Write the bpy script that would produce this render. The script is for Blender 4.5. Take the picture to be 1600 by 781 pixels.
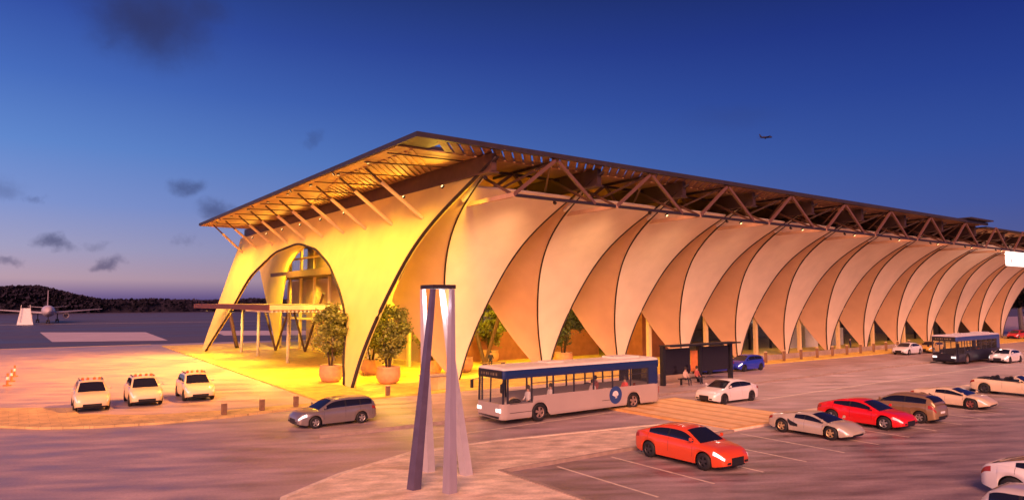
import bpy, bmesh, math, random
from mathutils import Vector, Matrix
import numpy as np
R = math.radians
random.seed(7)
S = bpy.context.scene
for o in list(bpy.data.objects): bpy.data.objects.remove(o)
col = S.collection

# ---------------------------------------------------------------- camera, sky, sun, exposure
cam_d = bpy.data.cameras.new('camera'); cam = bpy.data.objects.new('camera', cam_d); col.objects.link(cam)
right = Vector((0.8122, -0.5834, 0.0)).normalized()
fwd = Vector((0.5818, 0.8099, 0.0744)).normalized()
right = (right - fwd * right.dot(fwd)).normalized(); up = right.cross(fwd)
mw = Matrix.Identity(4)
for i in range(3):
    mw[i][0] = right[i]; mw[i][1] = up[i]; mw[i][2] = -fwd[i]
mw[0][3], mw[1][3], mw[2][3] = 0, 0, 6.5
cam.matrix_world = mw
cam_d.sensor_width = 36; cam_d.lens = 36 * 1078.67 / 1600
cam_d.clip_end = 20000; cam_d.clip_start = .1
S.camera = cam
S.view_settings.view_transform = 'Standard'; S.view_settings.look = 'None'
S.view_settings.exposure = 1.0; S.view_settings.gamma = 1.0
S.view_settings.use_curve_mapping = False
SKYK = 0.5

def lin(c):
    return tuple((v / 255 / 12.92 if v / 255 <= .04045 else ((v / 255 + .055) / 1.055) ** 2.4) for v in c)
SUN_DIR = Vector((-0.52, -0.62, 0.44)).normalized()      # towards the sun's afterglow
sun_elev = math.asin(SUN_DIR.z); sun_az = math.atan2(SUN_DIR.x, SUN_DIR.y)

w = bpy.data.worlds.new('World'); S.world = w; w.use_nodes = True
nt = w.node_tree; N = nt.nodes; Lk = nt.links; N.clear()
out = N.new('ShaderNodeOutputWorld'); bg = N.new('ShaderNodeBackground'); Lk.new(bg.outputs[0], out.inputs[0])
geo = N.new('ShaderNodeNewGeometry')
neg = N.new('ShaderNodeVectorMath'); neg.operation = 'SCALE'; neg.inputs['Scale'].default_value = -1
Lk.new(geo.outputs['Incoming'], neg.inputs[0])
sep = N.new('ShaderNodeSeparateXYZ'); Lk.new(neg.outputs[0], sep.inputs[0])
ramp = N.new('ShaderNodeValToRGB'); Lk.new(sep.outputs['Z'], ramp.inputs[0])
stops = [(0.0, (100, 84, 142)), (.010, (140, 116, 158)), (.028, (198, 166, 180)), (.065, (172, 168, 202)), (.12, (134, 156, 216)), (.19, (100, 142, 214)),
         (.27, (72, 112, 196)), (.345, (52, 84, 172)), (.41, (40, 66, 140)), (.5, (30, 52, 116)), (1, (20, 34, 84))]
el = ramp.color_ramp.elements
while len(el) < len(stops): el.new(.5)
for e, (p, c) in zip(el, stops):
    e.position = p; e.color = (*lin(c), 1)
# azimuth: the afterglow side (north-west of the view) is brighter than the far right
az = N.new('ShaderNodeMapRange'); az.inputs['From Min'].default_value = -.25; az.inputs['From Max'].default_value = 1.0
az.inputs['To Min'].default_value = 0; az.inputs['To Max'].default_value = 1
Lk.new(sep.outputs['X'], az.inputs['Value'])
azc = N.new('ShaderNodeMix'); azc.data_type = 'RGBA'
azc.inputs['A'].default_value = (1.02, 1.02, 1.0, 1); azc.inputs['B'].default_value = (.15, .21, .46, 1)
Lk.new(az.outputs[0], azc.inputs['Factor'])
mul = N.new('ShaderNodeMix'); mul.data_type = 'RGBA'; mul.blend_type = 'MULTIPLY'; mul.inputs['Factor'].default_value = 1
Lk.new(ramp.outputs[0], mul.inputs['A']); Lk.new(azc.outputs['Result'], mul.inputs['B'])
# small dark dusk clouds, by direction
noi = N.new('ShaderNodeTexNoise'); noi.inputs['Scale'].default_value = 16; noi.inputs['Detail'].default_value = 6; noi.inputs['Roughness'].default_value = .62
Lk.new(neg.outputs[0], noi.inputs['Vector'])
nsub = N.new('ShaderNodeVectorMath'); nsub.operation = 'SUBTRACT'; nsub.inputs[1].default_value = (.5, .5, .5)
Lk.new(noi.outputs['Color'], nsub.inputs[0])
nsc = N.new('ShaderNodeVectorMath'); nsc.operation = 'SCALE'; nsc.inputs['Scale'].default_value = .085
Lk.new(nsub.outputs[0], nsc.inputs[0])
nsc2 = N.new('ShaderNodeVectorMath'); nsc2.operation = 'MULTIPLY'; nsc2.inputs[1].default_value = (1, 1, .6)
Lk.new(nsc.outputs[0], nsc2.inputs[0])
wob = N.new('ShaderNodeVectorMath'); wob.operation = 'ADD'
Lk.new(neg.outputs[0], wob.inputs[0]); Lk.new(nsc2.outputs[0], wob.inputs[1])
clouds = [((.12, .93, .345), .085, .055, .85), ((.17, .915, .365), .05, .03, .6), ((.09, .94, .315), .03, .022, .45), ((.18, .97, .15), .028, .014, .62),
          ((.22, .97, .118), .034, .016, .6), ((.32, .92, .222), .016, .012, .3), ((.035, .995, .068), .022, .009, .66), ((.09, .99, .048), .024, .008, .62),
          ((.015, .99, .124), .012, .008, .45), ((-.02, .99, .135), .03, .014, .3), ((-.01, .998, .048), .02, .006, .5), ((.08, .99, .07), .02, .006, .25),
          ((.18, .98, .08), .014, .008, .3), ((.78, .57, .245), .07, .02, .12), ((.012, .998, .07), .008, .006, .5)]
prev = None
for d, rx, rz, a in clouds:
    d = Vector(d).normalized()
    s = N.new('ShaderNodeVectorMath'); s.operation = 'SUBTRACT'; s.inputs[1].default_value = d
    Lk.new(wob.outputs[0], s.inputs[0])
    m = N.new('ShaderNodeVectorMath'); m.operation = 'MULTIPLY'; m.inputs[1].default_value = (1 / rx, 1 / rx, 1 / rz)
    Lk.new(s.outputs[0], m.inputs[0])
    l = N.new('ShaderNodeVectorMath'); l.operation = 'LENGTH'; Lk.new(m.outputs[0], l.inputs[0])
    mr = N.new('ShaderNodeMapRange'); mr.interpolation_type = 'SMOOTHSTEP'
    mr.inputs['From Min'].default_value = 1.25; mr.inputs['From Max'].default_value = .1
    mr.inputs['To Min'].default_value = 0; mr.inputs['To Max'].default_value = a
    Lk.new(l.outputs['Value'], mr.inputs['Value'])
    if prev is None: prev = mr.outputs[0]
    else:
        mx = N.new('ShaderNodeMath'); mx.operation = 'MAXIMUM'; Lk.new(prev, mx.inputs[0]); Lk.new(mr.outputs[0], mx.inputs[1]); prev = mx.outputs[0]
cm = N.new('ShaderNodeMix'); cm.data_type = 'RGBA'; cm.inputs['B'].default_value = (*lin((44, 50, 98)), 1)
Lk.new(prev, cm.inputs['Factor']); Lk.new(mul.outputs['Result'], cm.inputs['A'])
sky = N.new('ShaderNodeTexSky'); sky.sky_type = 'NISHITA'; sky.sun_disc = False
sky.sun_elevation = R(2); sky.sun_rotation = sun_az
skm = N.new('ShaderNodeMix'); skm.data_type = 'RGBA'; skm.blend_type = 'ADD'; skm.inputs['Factor'].default_value = .006
Lk.new(cm.outputs['Result'], skm.inputs['A']); Lk.new(sky.outputs[0], skm.inputs['B'])
Lk.new(skm.outputs['Result'], bg.inputs['Color']); bg.inputs['Strength'].default_value = SKYK

sd = bpy.data.lights.new('afterglow_sun', 'SUN'); so = bpy.data.objects.new('afterglow_sun', sd); col.objects.link(so)
sd.energy = 2.9; sd.color = (1, .42, .275); sd.angle = R(36)
so.rotation_euler = (-SUN_DIR).to_track_quat('-Z', 'Y').to_euler()

# ---------------------------------------------------------------- materials
MATS = {}
def mat(name, c, rough=.6, metal=0, var=.12, vscale=3.0, spec=.5, bump=0, emit=None, es=0, alpha=1, stretch=(1, 1, 1), coat=0):
    if name in MATS: return MATS[name]
    m = bpy.data.materials.new(name); m.use_nodes = True; t = m.node_tree; n = t.nodes; p = n['Principled BSDF']
    p.inputs['Roughness'].default_value = rough; p.inputs['Metallic'].default_value = metal
    p.inputs['Specular IOR Level'].default_value = spec; p.inputs['Coat Weight'].default_value = coat
    tc = n.new('ShaderNodeTexCoord'); mp = n.new('ShaderNodeMapping'); mp.inputs['Scale'].default_value = stretch
    t.links.new(tc.outputs['Object'], mp.inputs[0])
    no = n.new('ShaderNodeTexNoise'); no.inputs['Scale'].default_value = vscale; no.inputs['Detail'].default_value = 5
    t.links.new(mp.outputs[0], no.inputs['Vector'])
    cr = n.new('ShaderNodeValToRGB'); e = cr.color_ramp.elements
    e[0].position = .3; e[1].position = .7
    e[0].color = (*[max(0, v * (1 - var)) for v in c], 1); e[1].color = (*[min(1, v * (1 + var)) for v in c], 1)
    t.links.new(no.outputs['Fac'], cr.inputs[0]); t.links.new(cr.outputs[0], p.inputs['Base Color'])
    if bump:
        b = n.new('ShaderNodeBump'); b.inputs['Strength'].default_value = bump; b.inputs['Distance'].default_value = .05
        t.links.new(no.outputs['Fac'], b.inputs['Height']); t.links.new(b.outputs[0], p.inputs['Normal'])
    if emit:
        p.inputs['Emission Color'].default_value = (*emit, 1); p.inputs['Emission Strength'].default_value = es
    if alpha < 1: p.inputs['Alpha'].default_value = alpha
    MATS[name] = m; return m
def glassmat(name, c, alpha, rough=.05):
    return mat(name, c, rough, 0, .05, 2, .5, alpha=alpha)

def asphalt_mat(name, c, big=.35, scale=.35, rough=.55, stretch=(1, 1, 1), rot=0, spec=.4):
    m = bpy.data.materials.new(name); m.use_nodes = True; t = m.node_tree; n = t.nodes; p = n['Principled BSDF']
    tc = n.new('ShaderNodeTexCoord'); mr_ = n.new('ShaderNodeMapping'); mr_.inputs['Rotation'].default_value = (0, 0, rot)
    mp = n.new('ShaderNodeMapping'); mp.inputs['Scale'].default_value = stretch
    t.links.new(tc.outputs['Object'], mr_.inputs[0]); t.links.new(mr_.outputs[0], mp.inputs[0])
    a = n.new('ShaderNodeTexNoise'); a.inputs['Scale'].default_value = scale; a.inputs['Detail'].default_value = 6; a.inputs['Roughness'].default_value = .55
    b = n.new('ShaderNodeTexNoise'); b.inputs['Scale'].default_value = 9; b.inputs['Detail'].default_value = 8; b.inputs['Roughness'].default_value = .7
    t.links.new(mp.outputs[0], a.inputs['Vector']); t.links.new(tc.outputs['Object'], b.inputs['Vector'])
    ra = n.new('ShaderNodeMapRange'); ra.inputs['From Min'].default_value = .32; ra.inputs['From Max'].default_value = .68
    ra.inputs['To Min'].default_value = 1 - big; ra.inputs['To Max'].default_value = 1 + big
    t.links.new(a.outputs['Fac'], ra.inputs[0])
    rb = n.new('ShaderNodeMapRange'); rb.inputs['From Min'].default_value = .3; rb.inputs['From Max'].default_value = .7
    rb.inputs['To Min'].default_value = .86; rb.inputs['To Max'].default_value = 1.14
    t.links.new(b.outputs['Fac'], rb.inputs[0])
    mm = n.new('ShaderNodeMath'); mm.operation = 'MULTIPLY'; t.links.new(ra.outputs[0], mm.inputs[0]); t.links.new(rb.outputs[0], mm.inputs[1])
    vs = n.new('ShaderNodeVectorMath'); vs.operation = 'SCALE'; vs.inputs[0].default_value = c
    t.links.new(mm.outputs[0], vs.inputs['Scale']); t.links.new(vs.outputs[0], p.inputs['Base Color'])
    rr = n.new('ShaderNodeMapRange'); rr.inputs['From Min'].default_value = .3; rr.inputs['From Max'].default_value = .7
    rr.inputs['To Min'].default_value = rough - .14; rr.inputs['To Max'].default_value = rough + .14
    t.links.new(a.outputs['Fac'], rr.inputs[0]); t.links.new(rr.outputs[0], p.inputs['Roughness'])
    p.inputs['Specular IOR Level'].default_value = spec
    bp = n.new('ShaderNodeBump'); bp.inputs['Strength'].default_value = .25; bp.inputs['Distance'].default_value = .02
    t.links.new(b.outputs['Fac'], bp.inputs['Height']); t.links.new(bp.outputs[0], p.inputs['Normal'])
    return m
def paving_mat(name, c1, c2, bw=1.2, bh=1.2, rough=.5, mortar=.02, rot=0):
    m = bpy.data.materials.new(name); m.use_nodes = True; t = m.node_tree; n = t.nodes; p = n['Principled BSDF']
    tc = n.new('ShaderNodeTexCoord'); mp = n.new('ShaderNodeMapping'); mp.inputs['Rotation'].default_value = (0, 0, rot)
    t.links.new(tc.outputs['Object'], mp.inputs[0])
    br = n.new('ShaderNodeTexBrick'); br.inputs['Scale'].default_value = 1; br.inputs['Brick Width'].default_value = bw; br.inputs['Row Height'].default_value = bh
    br.inputs['Mortar Size'].default_value = mortar; br.inputs['Color1'].default_value = (*c1, 1); br.inputs['Color2'].default_value = (*c2, 1)
    br.inputs['Mortar'].default_value = (*[v * .6 for v in c1], 1)
    t.links.new(mp.outputs[0], br.inputs['Vector'])
    no = n.new('ShaderNodeTexNoise'); no.inputs['Scale'].default_value = 1.3; no.inputs['Detail'].default_value = 7; t.links.new(tc.outputs['Object'], no.inputs['Vector'])
    ra = n.new('ShaderNodeMapRange'); ra.inputs['From Min'].default_value = .3; ra.inputs['From Max'].default_value = .7; ra.inputs['To Min'].default_value = .72; ra.inputs['To Max'].default_value = 1.2
    t.links.new(no.outputs['Fac'], ra.inputs[0])
    vs = n.new('ShaderNodeVectorMath'); vs.operation = 'SCALE'; t.links.new(br.outputs['Color'], vs.inputs[0]); t.links.new(ra.outputs[0], vs.inputs['Scale'])
    t.links.new(vs.outputs[0], p.inputs['Base Color']); p.inputs['Roughness'].default_value = rough
    return m

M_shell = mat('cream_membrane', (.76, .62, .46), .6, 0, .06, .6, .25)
M_shell_lit = mat('cream_membrane_lit', (.80, .62, .19), .6, 0, .06, .5, .25)  # shell fabric with the golden lamplight put into its colour
M_shell_shade = mat('cream_membrane_shade', (.54, .34, .20), .65, 0, .06, .6, .2)  # shell fabric with the shade of the recesses put into its colour
M_rib = mat('dark_bronze', (.025, .012, .012), .5, .2, .2)
M_beam = mat('brown_steel', (.10, .045, .028), .55, 0, .2, 2)
M_truss = mat('tan_steel', (.14, .066, .045), .5, 0, .12, 2)
M_darksteel = mat('dark_steel', (.025, .016, .022), .5, .1, .15)
M_fascia = mat('fascia_dark', (.03, .022, .03), .55, 0, .2)
M_soffit = mat('soffit_timber', (.42, .24, .11), .6, 0, .25, 1.2, stretch=(1, .25, 1))
M_slat = mat('soffit_slat', (.22, .11, .07), .6, 0, .25, 2)
M_pale = mat('pale_steel', (.72, .66, .60), .4, .1, .08)
M_strut = mat('strut_cream', (.75, .55, .28), .45, 0, .06)
M_white = mat('white_paint', (.78, .76, .74), .5, 0, .06)
M_glassw = glassmat('curtain_glass', (.20, .22, .30), .28, .04)
M_warmwall = mat('warm_plaster', (.62, .36, .15), .7, 0, .1, .5)
M_brick = mat('terracotta_render', (.40, .14, .07), .75, 0, .15, 1.5)
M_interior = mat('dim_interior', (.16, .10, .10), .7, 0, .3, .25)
M_lamp = mat('lit_globe', (.9, .9, .9), .4, emit=(1, .93, .82), es=6)
M_warmlamp = mat('lit_flood', (.9, .8, .6), .4, emit=(1, .66, .25), es=1.5)
M_pot = mat('terracotta_pot', (.55, .27, .14), .6, 0, .12, 3, bump=.1)
M_bark = mat('bark', (.10, .06, .035), .8, 0, .3, 8)
M_leaf = mat('leaf_green', (.20, .20, .035), .6, 0, .5, .9)
M_leafd = mat('leaf_dark', (.07, .085, .03), .7, 0, .5, .9)
M_paintline = mat('line_paint', (.75, .62, .48), .55, 0, .2, 4)
M_kerb = mat('kerb_stone', (.36, .27, .22), .6, 0, .15, 3)
M_rub = mat('tyre_rubber', (.015, .014, .016), .7, 0, .2)
M_rim = mat('alloy', (.45, .42, .40), .35, .6, .08)
M_cglass = mat('car_glass', (.012, .012, .02), .06, 0, .05, 2, .8)
M_black = mat('black_plastic', (.014, .013, .016), .5, 0, .1)
M_head = mat('headlight_lens', (.85, .85, .9), .15, 0, .03)
M_headlit = mat('headlight_lit', (.9, .9, .95), .15, emit=(1, .92, .85), es=.7)
M_tail = mat('tail_lens', (.35, .03, .02), .25, 0, .05)
M_skin = mat('skin', (.45, .26, .18), .6, 0, .05)
M_hair = mat('hair', (.03, .02, .015), .7)

# ---------------------------------------------------------------- helpers
def obj(name, verts, faces, m=None, parent=None, smooth=False, mats=None, fm=None):
    me = bpy.data.meshes.new(name); me.from_pydata([tuple(v) for v in verts], [], faces); me.update()
    o = bpy.data.objects.new(name, me); col.objects.link(o)
    if mats:
        for x in mats: me.materials.append(x)
        if fm: me.polygons.foreach_set('material_index', fm)
    elif m: me.materials.append(m)
    if smooth: me.polygons.foreach_set('use_smooth', [True] * len(me.polygons))
    if parent: o.parent = parent
    return o
def empty(name, loc=(0, 0, 0), rz=0):
    o = bpy.data.objects.new(name, None); col.objects.link(o); o.location = loc; o.rotation_euler = (0, 0, rz); o.empty_display_size = .3
    return o
def tag(o, label=None, cat=None, group=None, kind=None):
    if label: o['label'] = label
    if cat: o['category'] = cat
    if group: o['group'] = group
    if kind: o['kind'] = kind
    return o
def copy_tree(o, parent=None):
    c = o.copy(); col.objects.link(c)
    if parent: c.parent = parent
    for ch in [k for k in o.children]: copy_tree(ch, c)
    return c
class MB:
    def __init__(s): s.v = []; s.f = []; s.m = []
    def add(s, v, f, mi=0):
        b = len(s.v); s.v += [tuple(x) for x in v]; s.f += [tuple(i + b for i in q) for q in f]; s.m += [mi] * len(f)
    def box(s, a, b, mi=0):
        (x0, y0, z0), (x1, y1, z1) = a, b
        s.add([(x0, y0, z0), (x1, y0, z0), (x1, y1, z0), (x0, y1, z0), (x0, y0, z1), (x1, y0, z1), (x1, y1, z1), (x0, y1, z1)],
              [(0, 3, 2, 1), (4, 5, 6, 7), (0, 1, 5, 4), (1, 2, 6, 5), (2, 3, 7, 6), (3, 0, 4, 7)], mi)
    def bar(s, a, b, w, h=None, mi=0):
        a = Vector(a); b = Vector(b); h = h or w; d = (b - a).normalized()
        u = Vector((0, 0, 1)) if abs(d.z) < .95 else Vector((1, 0, 0))
        r = d.cross(u).normalized(); u = r.cross(d)
        q = [r * sx * w / 2 + u * sy * h / 2 for sx, sy in ((-1, -1), (1, -1), (1, 1), (-1, 1))]
        s.add([a + k for k in q] + [b + k for k in q], [(3, 2, 1, 0), (4, 5, 6, 7), (0, 1, 5, 4), (1, 2, 6, 5), (2, 3, 7, 6), (3, 0, 4, 7)], mi)
    def tube(s, pts, rad, n=8, mi=0, cap=True):
        pts = [Vector(p) for p in pts]; rs = rad if isinstance(rad, (list, tuple)) else [rad] * len(pts)
        V = []; F = []
        for i, p in enumerate(pts):
            d = (pts[min(i + 1, len(pts) - 1)] - pts[max(i - 1, 0)]).normalized()
            u = Vector((0, 0, 1)) if abs(d.z) < .9 else Vector((1, 0, 0))
            r = d.cross(u).normalized(); u = r.cross(d)
            V += [p + (r * math.cos(2 * math.pi * k / n) + u * math.sin(2 * math.pi * k / n)) * rs[i] for k in range(n)]
        for i in range(len(pts) - 1):
            for k in range(n):
                F.append((i * n + k, i * n + (k + 1) % n, (i + 1) * n + (k + 1) % n, (i + 1) * n + k))
        if cap:
            F.append(tuple(range(n - 1, -1, -1))); F.append(tuple(range((len(pts) - 1) * n, len(pts) * n)))
        s.add(V, F, mi)
    def lathe(s, prof, n=24, c=(0, 0, 0), mi=0, axis='z'):
        V = []; F = []
        for (r, z) in prof:
            for k in range(n):
                a = 2 * math.pi * k / n
                if axis == 'z': V.append((c[0] + r * math.cos(a), c[1] + r * math.sin(a), c[2] + z))
                else: V.append((c[0] + r * math.cos(a), c[1] + z, c[2] + r * math.sin(a)))
        for i in range(len(prof) - 1):
            for k in range(n):
                F.append((i * n + k, i * n + (k + 1) % n, (i + 1) * n + (k + 1) % n, (i + 1) * n + k))
        s.add(V, F, mi)
    def grid(s, P, mi=0, flip=False):
        r = len(P); c = len(P[0]); V = [p for row in P for p in row]; F = []
        for i in range(r - 1):
            for j in range(c - 1):
                q = (i * c + j, i * c + j + 1, (i + 1) * c + j + 1, (i + 1) * c + j)
                F.append(q[::-1] if flip else q)
        s.add(V, F, mi)
    def build(s, name, m, parent=None, smooth=False, bevel=0):
        ms = m if isinstance(m, (list, tuple)) else [m]
        o = obj(name, s.v, s.f, None, parent, smooth, ms, s.m)
        bm = bmesh.new(); bm.from_mesh(o.data)
        bmesh.ops.recalc_face_normals(bm, faces=bm.faces)
        if bevel:
            bmesh.ops.remove_doubles(bm, verts=bm.verts, dist=1e-5)
            bmesh.ops.bevel(bm, geom=[e for e in bm.edges if len(e.link_faces) == 2 and e.calc_face_angle(0) > .6], offset=bevel, segments=2, affect='EDGES')
        bm.to_mesh(o.data); bm.free()
        return o
def poly_sheet(name, pts, z, m, kind='structure', thick=0, parent=None):
    V = [(x, y, z) for x, y in pts]; n = len(V); F = [tuple(range(n))]
    if thick:
        V += [(x, y, z - thick) for x, y in pts]
        for i in range(n): F.append((i, n + i, n + (i + 1) % n, (i + 1) % n))
    o = obj(name, V, F, m, parent)
    bm = bmesh.new(); bm.from_mesh(o.data); bmesh.ops.recalc_face_normals(bm, faces=bm.faces)
    if bm.faces[:] and not thick and bm.faces[:][0].normal.z < 0: bmesh.ops.reverse_faces(bm, faces=bm.faces)
    bmesh.ops.triangulate(bm, faces=[f for f in bm.faces if len(f.verts) > 4])
    bm.to_mesh(o.data); bm.free()
    if kind: o['kind'] = kind
    return o
def shell_solid(name, P, th, m, parent, nrm_hint):
    """a curved sheet with real thickness from a grid of points"""
    A = np.array([[tuple(p) for p in row] for row in P], float)
    du = np.gradient(A, axis=0); dv = np.gradient(A, axis=1); n = np.cross(du, dv)
    ln = np.linalg.norm(n, axis=2, keepdims=True); n = n / np.maximum(ln, 1e-6)
    if (n * np.array(nrm_hint)).sum() < 0: n = -n
    B = A - n * th
    r, c = A.shape[:2]; mb = MB(); mb.grid(A.tolist()); mb.grid(B.tolist())
    o = r * c
    rim = [(0, j) for j in range(c)] + [(i, c - 1) for i in range(1, r)] + [(r - 1, j) for j in range(c - 2, -1, -1)] + [(i, 0) for i in range(r - 2, 0, -1)]
    ids = [i * c + j for i, j in rim]
    for k in range(len(ids)):
        a, b = ids[k], ids[(k + 1) % len(ids)]
        mb.f.append((a, b, b + o, a + o)); mb.m.append(0)
    ob = mb.build(name, m, parent)
    bm = bmesh.new(); bm.from_mesh(ob.data); bmesh.ops.remove_doubles(bm, verts=bm.verts, dist=1e-4); bmesh.ops.recalc_face_normals(bm, faces=bm.faces)
    for f in bm.faces: f.smooth = True
    for e in bm.edges:
        if len(e.link_faces) == 2 and e.calc_face_angle(0) > .7: e.smooth = False
    bm.to_mesh(ob.data); bm.free()
    return ob

# ---------------------------------------------------------------- ground
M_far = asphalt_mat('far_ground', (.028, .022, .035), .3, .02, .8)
M_apron = asphalt_mat('apron_unlit', (.085, .075, .115), .22, .06, .55, (.3, 1, 1))  # darker and bluer: the lack of lamplight is put into the colour
M_road = asphalt_mat('road_asphalt', (.42, .31, .30), .36, .6, .45, (.45, 1.6, 1), R(26), .4)
M_lot = asphalt_mat('lot_asphalt', (.31, .23, .225), .58, .75, .42, (.36, 1.7, 1), R(28), .45)
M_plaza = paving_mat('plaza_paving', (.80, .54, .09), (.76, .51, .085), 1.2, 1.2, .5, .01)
M_isl = asphalt_mat('rough_setts', (.74, .57, .42), .34, 1.3, .55, (.7, 1.4, 1), R(26))
M_pave = paving_mat('pale_pavement', (.66, .45, .18), (.62, .42, .165), .9, .6, .6, .012)
M_apad = mat('pad_concrete', (.55, .46, .50), .6, 0, .08, .2)

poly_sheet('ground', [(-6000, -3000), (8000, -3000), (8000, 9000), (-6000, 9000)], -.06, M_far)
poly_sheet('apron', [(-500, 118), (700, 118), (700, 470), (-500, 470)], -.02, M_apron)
poly_sheet('road', [(-150, -60), (420, -60), (420, 118), (-150, 118)], 0, M_road)
poly_sheet('parking_lot', [(15.45, -30), (130, -30), (130, 21.95), (15.45, 21.95)], .004, M_lot)
poly_sheet('plaza', [(16.3, 43.4), (150, 43.4), (150, 112), (17.7, 112)], .10, M_plaza, thick=.16)
poly_sheet('kerb_line', [(-150, 117.2), (17, 117.2), (17, 118.0), (-150, 118.0)], .06, M_kerb, thick=.12)
poly_sheet('apron_pad', [(4.6, 178), (23, 166), (21.2, 128.4), (5.2, 134.8)], .0, M_apad)
poly_sheet('apron_pad', [(33, 141), (52, 131), (60, 150), (36, 165)], .0, M_apad)
poly_sheet('apron_line', [(-200, 239.2), (400, 239.2), (400, 240.4), (-200, 240.4)], .0, M_paintline)
# left pavement strip with a rounded end
pv = [(-6, 52.6), (-.3, 52.3), (3.1, 49.9), (3.25, 46.9), (6.4, 44.2), (10.1, 43.6), (15.6, 43.3), (16.3, 43.36), (16.3, 42.1), (13.7, 41.9), (10.1, 41.2), (6.37, 41.2), (3.6, 41.9), (1.35, 43.1), (-.25, 44.8), (-6, 50)]
poly_sheet('pavement', pv, .12, M_pave, thick=.18)
# plaza front apron strip (lane between plaza and bus platform is road)
poly_sheet('bus_platform', [(12.1, 32.7), (21, 32.75), (48, 33.8), (88, 34.5), (140, 34.6), (140, 37.6), (88, 37.4), (40, 37.0), (27, 34.6), (21, 33.5), (12.2, 32.95)], .13, M_road, thick=.19)
poly_sheet('bus_platform_kerb', [(12.1, 32.55), (21, 32.6), (48, 33.62), (88, 34.32), (140, 34.42), (140, 34.56), (88, 34.46), (48, 33.76), (21, 32.71), (12.1, 32.66)], .15, M_kerb, thick=.2)
isl = [(4.6, -20), (4.6, 12), (5.4, 18), (7.45, 23.2), (10.16, 25.1), (14.1, 26.9), (18.6, 26.8), (26.6, 25.5), (35.1, 23.8), (50, 23.4), (110, 23.3), (110, 22.15), (15.2, 22.15), (15.2, -20)]
poly_sheet('island', isl, .10, M_isl, thick=.16)
# pale edge of the island and the lot kerb
def strip(name, pts, wd, z, m, thick=.0):
    L = []; Rr = []
    for i, p in enumerate(pts):
        a = Vector(pts[max(i - 1, 0)]); b = Vector(pts[min(i + 1, len(pts) - 1)]); d = (b - a).normalized(); n = Vector((-d.y, d.x)) * wd / 2
        L.append(tuple(Vector(p) + n)); Rr.append(tuple(Vector(p) - n))
    return poly_sheet(name, L + Rr[::-1], z, m, thick=thick)
strip('island_edge', [(4.6, 12), (5.4, 18), (7.45, 23.2), (10.16, 25.1), (14.1, 26.9), (18.6, 26.8), (26.6, 25.5), (29.3, 24.85)], .22, .125, M_paintline, .14)
strip('lot_kerb', [(15.3, -20), (15.3, 22.05), (29.4, 22.05)], .22, .135, M_kerb, .15)
strip('lot_kerb', [(36.2, 22.05), (110, 22.05)], .22, .135, M_kerb, .15)
strip('lane_line', [(16.5, 29.5), (29.4, 30.1)], .14, .006, M_paintline)
strip('lane_line', [(36.3, 28.0), (62, 28.6), (110, 29.2)], .14, .006, M_paintline)
for k in range(17):
    x = 17.72 + 2.92 * k
    poly_sheet('parking_line', [(x - .06, 16.3), (x + .06, 16.3), (x + .06, 21.6), (x - .06, 21.6)], .008, M_paintline)
# raised zebra crossing
M_cross = mat('crossing_ochre', (.74, .40, .13), .6, 0, .12, 2)
M_cross2 = mat('crossing_pale', (.90, .56, .24), .6, 0, .12, 2)
poly_sheet('crossing', [(29.5, 22.2), (36.1, 22.2), (36.1, 31.6), (29.5, 31.6)], .130, M_cross, thick=.14)
for k in range(5):
    x = 29.75 + 1.3 * k
    poly_sheet('crossing_stripe', [(x, 22.4), (x + .9, 22.4), (x + .9, 31.4), (x, 31.4)], .134, M_cross2)

# ---------------------------------------------------------------- terminal
ZT = np.array([0, 1, 2, 3, 4, 5, 6, 7, 8, 9, 10, 11, 12, 13, 14, 15, 15.9])
DXT = np.array([.25, .5, .75, 1.05, 1.35, 1.65, 1.95, 2.25, 2.55, 2.83, 3.11, 3.4, 3.7, 4.0, 4.27, 4.47, 4.60])
YT = np.array([49.3, 49.22, 49.1, 48.92, 48.68, 48.36, 47.98, 47.55, 47.05, 46.48, 45.78, 44.9, 43.75, 42.3, 40.5, 38.5, 36.6])
def smooth_table(T):
    zs = np.linspace(0, 15.9, 160); v = np.interp(zs, ZT, T); k = np.ones(15) / 15
    vp = np.concatenate([2 * v[0] - v[7:0:-1], v, 2 * v[-1] - v[-2:-9:-1]]); return zs, np.convolve(vp, k, 'valid')
ZS, DXS = smooth_table(DXT); _, YS = smooth_table(YT)
dxz = lambda z: float(np.interp(z, ZS, DXS)); yz = lambda z: float(np.interp(z, ZS, YS))
F0 = 20.45; MOD = 9.35; NM = 13; TOP = 15.9
term = empty('airport_terminal', (F0, 49.3, 0)); TO = Vector((F0, 49.3, 0))
tag(term, 'long airport terminal with glowing curved sail-shaped shells under a flat dark roof', 'terminal')
def loc(o): o.location = Vector(o.location) - TO; return o      # world-built part -> under the terminal
def T(mb, name, m, parent=None, **k):
    o = mb.build(name, m, None, **k)
    if parent is None: o.parent = term; o.location = -TO
    else: o.parent = parent
    return o
zrow = [TOP * (i / 36) for i in range(37)]; CUT = 14.35; zpet = [CUT * (i / 34) for i in range(35)]
def petal_pts(fx, far=False):
    P = []
    for z in zpet:
        d = dxz(z); y = yz(z) if not far else 97.0 + .9 * math.sin(z / TOP * math.pi) - .8 * z / TOP
        row = []
        for j in range(13):
            t = -1 + 2 * j / 12; b = .05 * d * (1 - t * t)
            row.append((fx + t * d, y - b if not far else y + b, z))
        P.append(row)
    return P
def rib_tube(pts, r=.10, name='rib', parent=None):
    mb = MB(); mb.tube(pts, r, 6); o = mb.build(name, M_rib, parent, smooth=True); return o
def put(o):
    o.parent = term; o.location = -TO; return o
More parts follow.
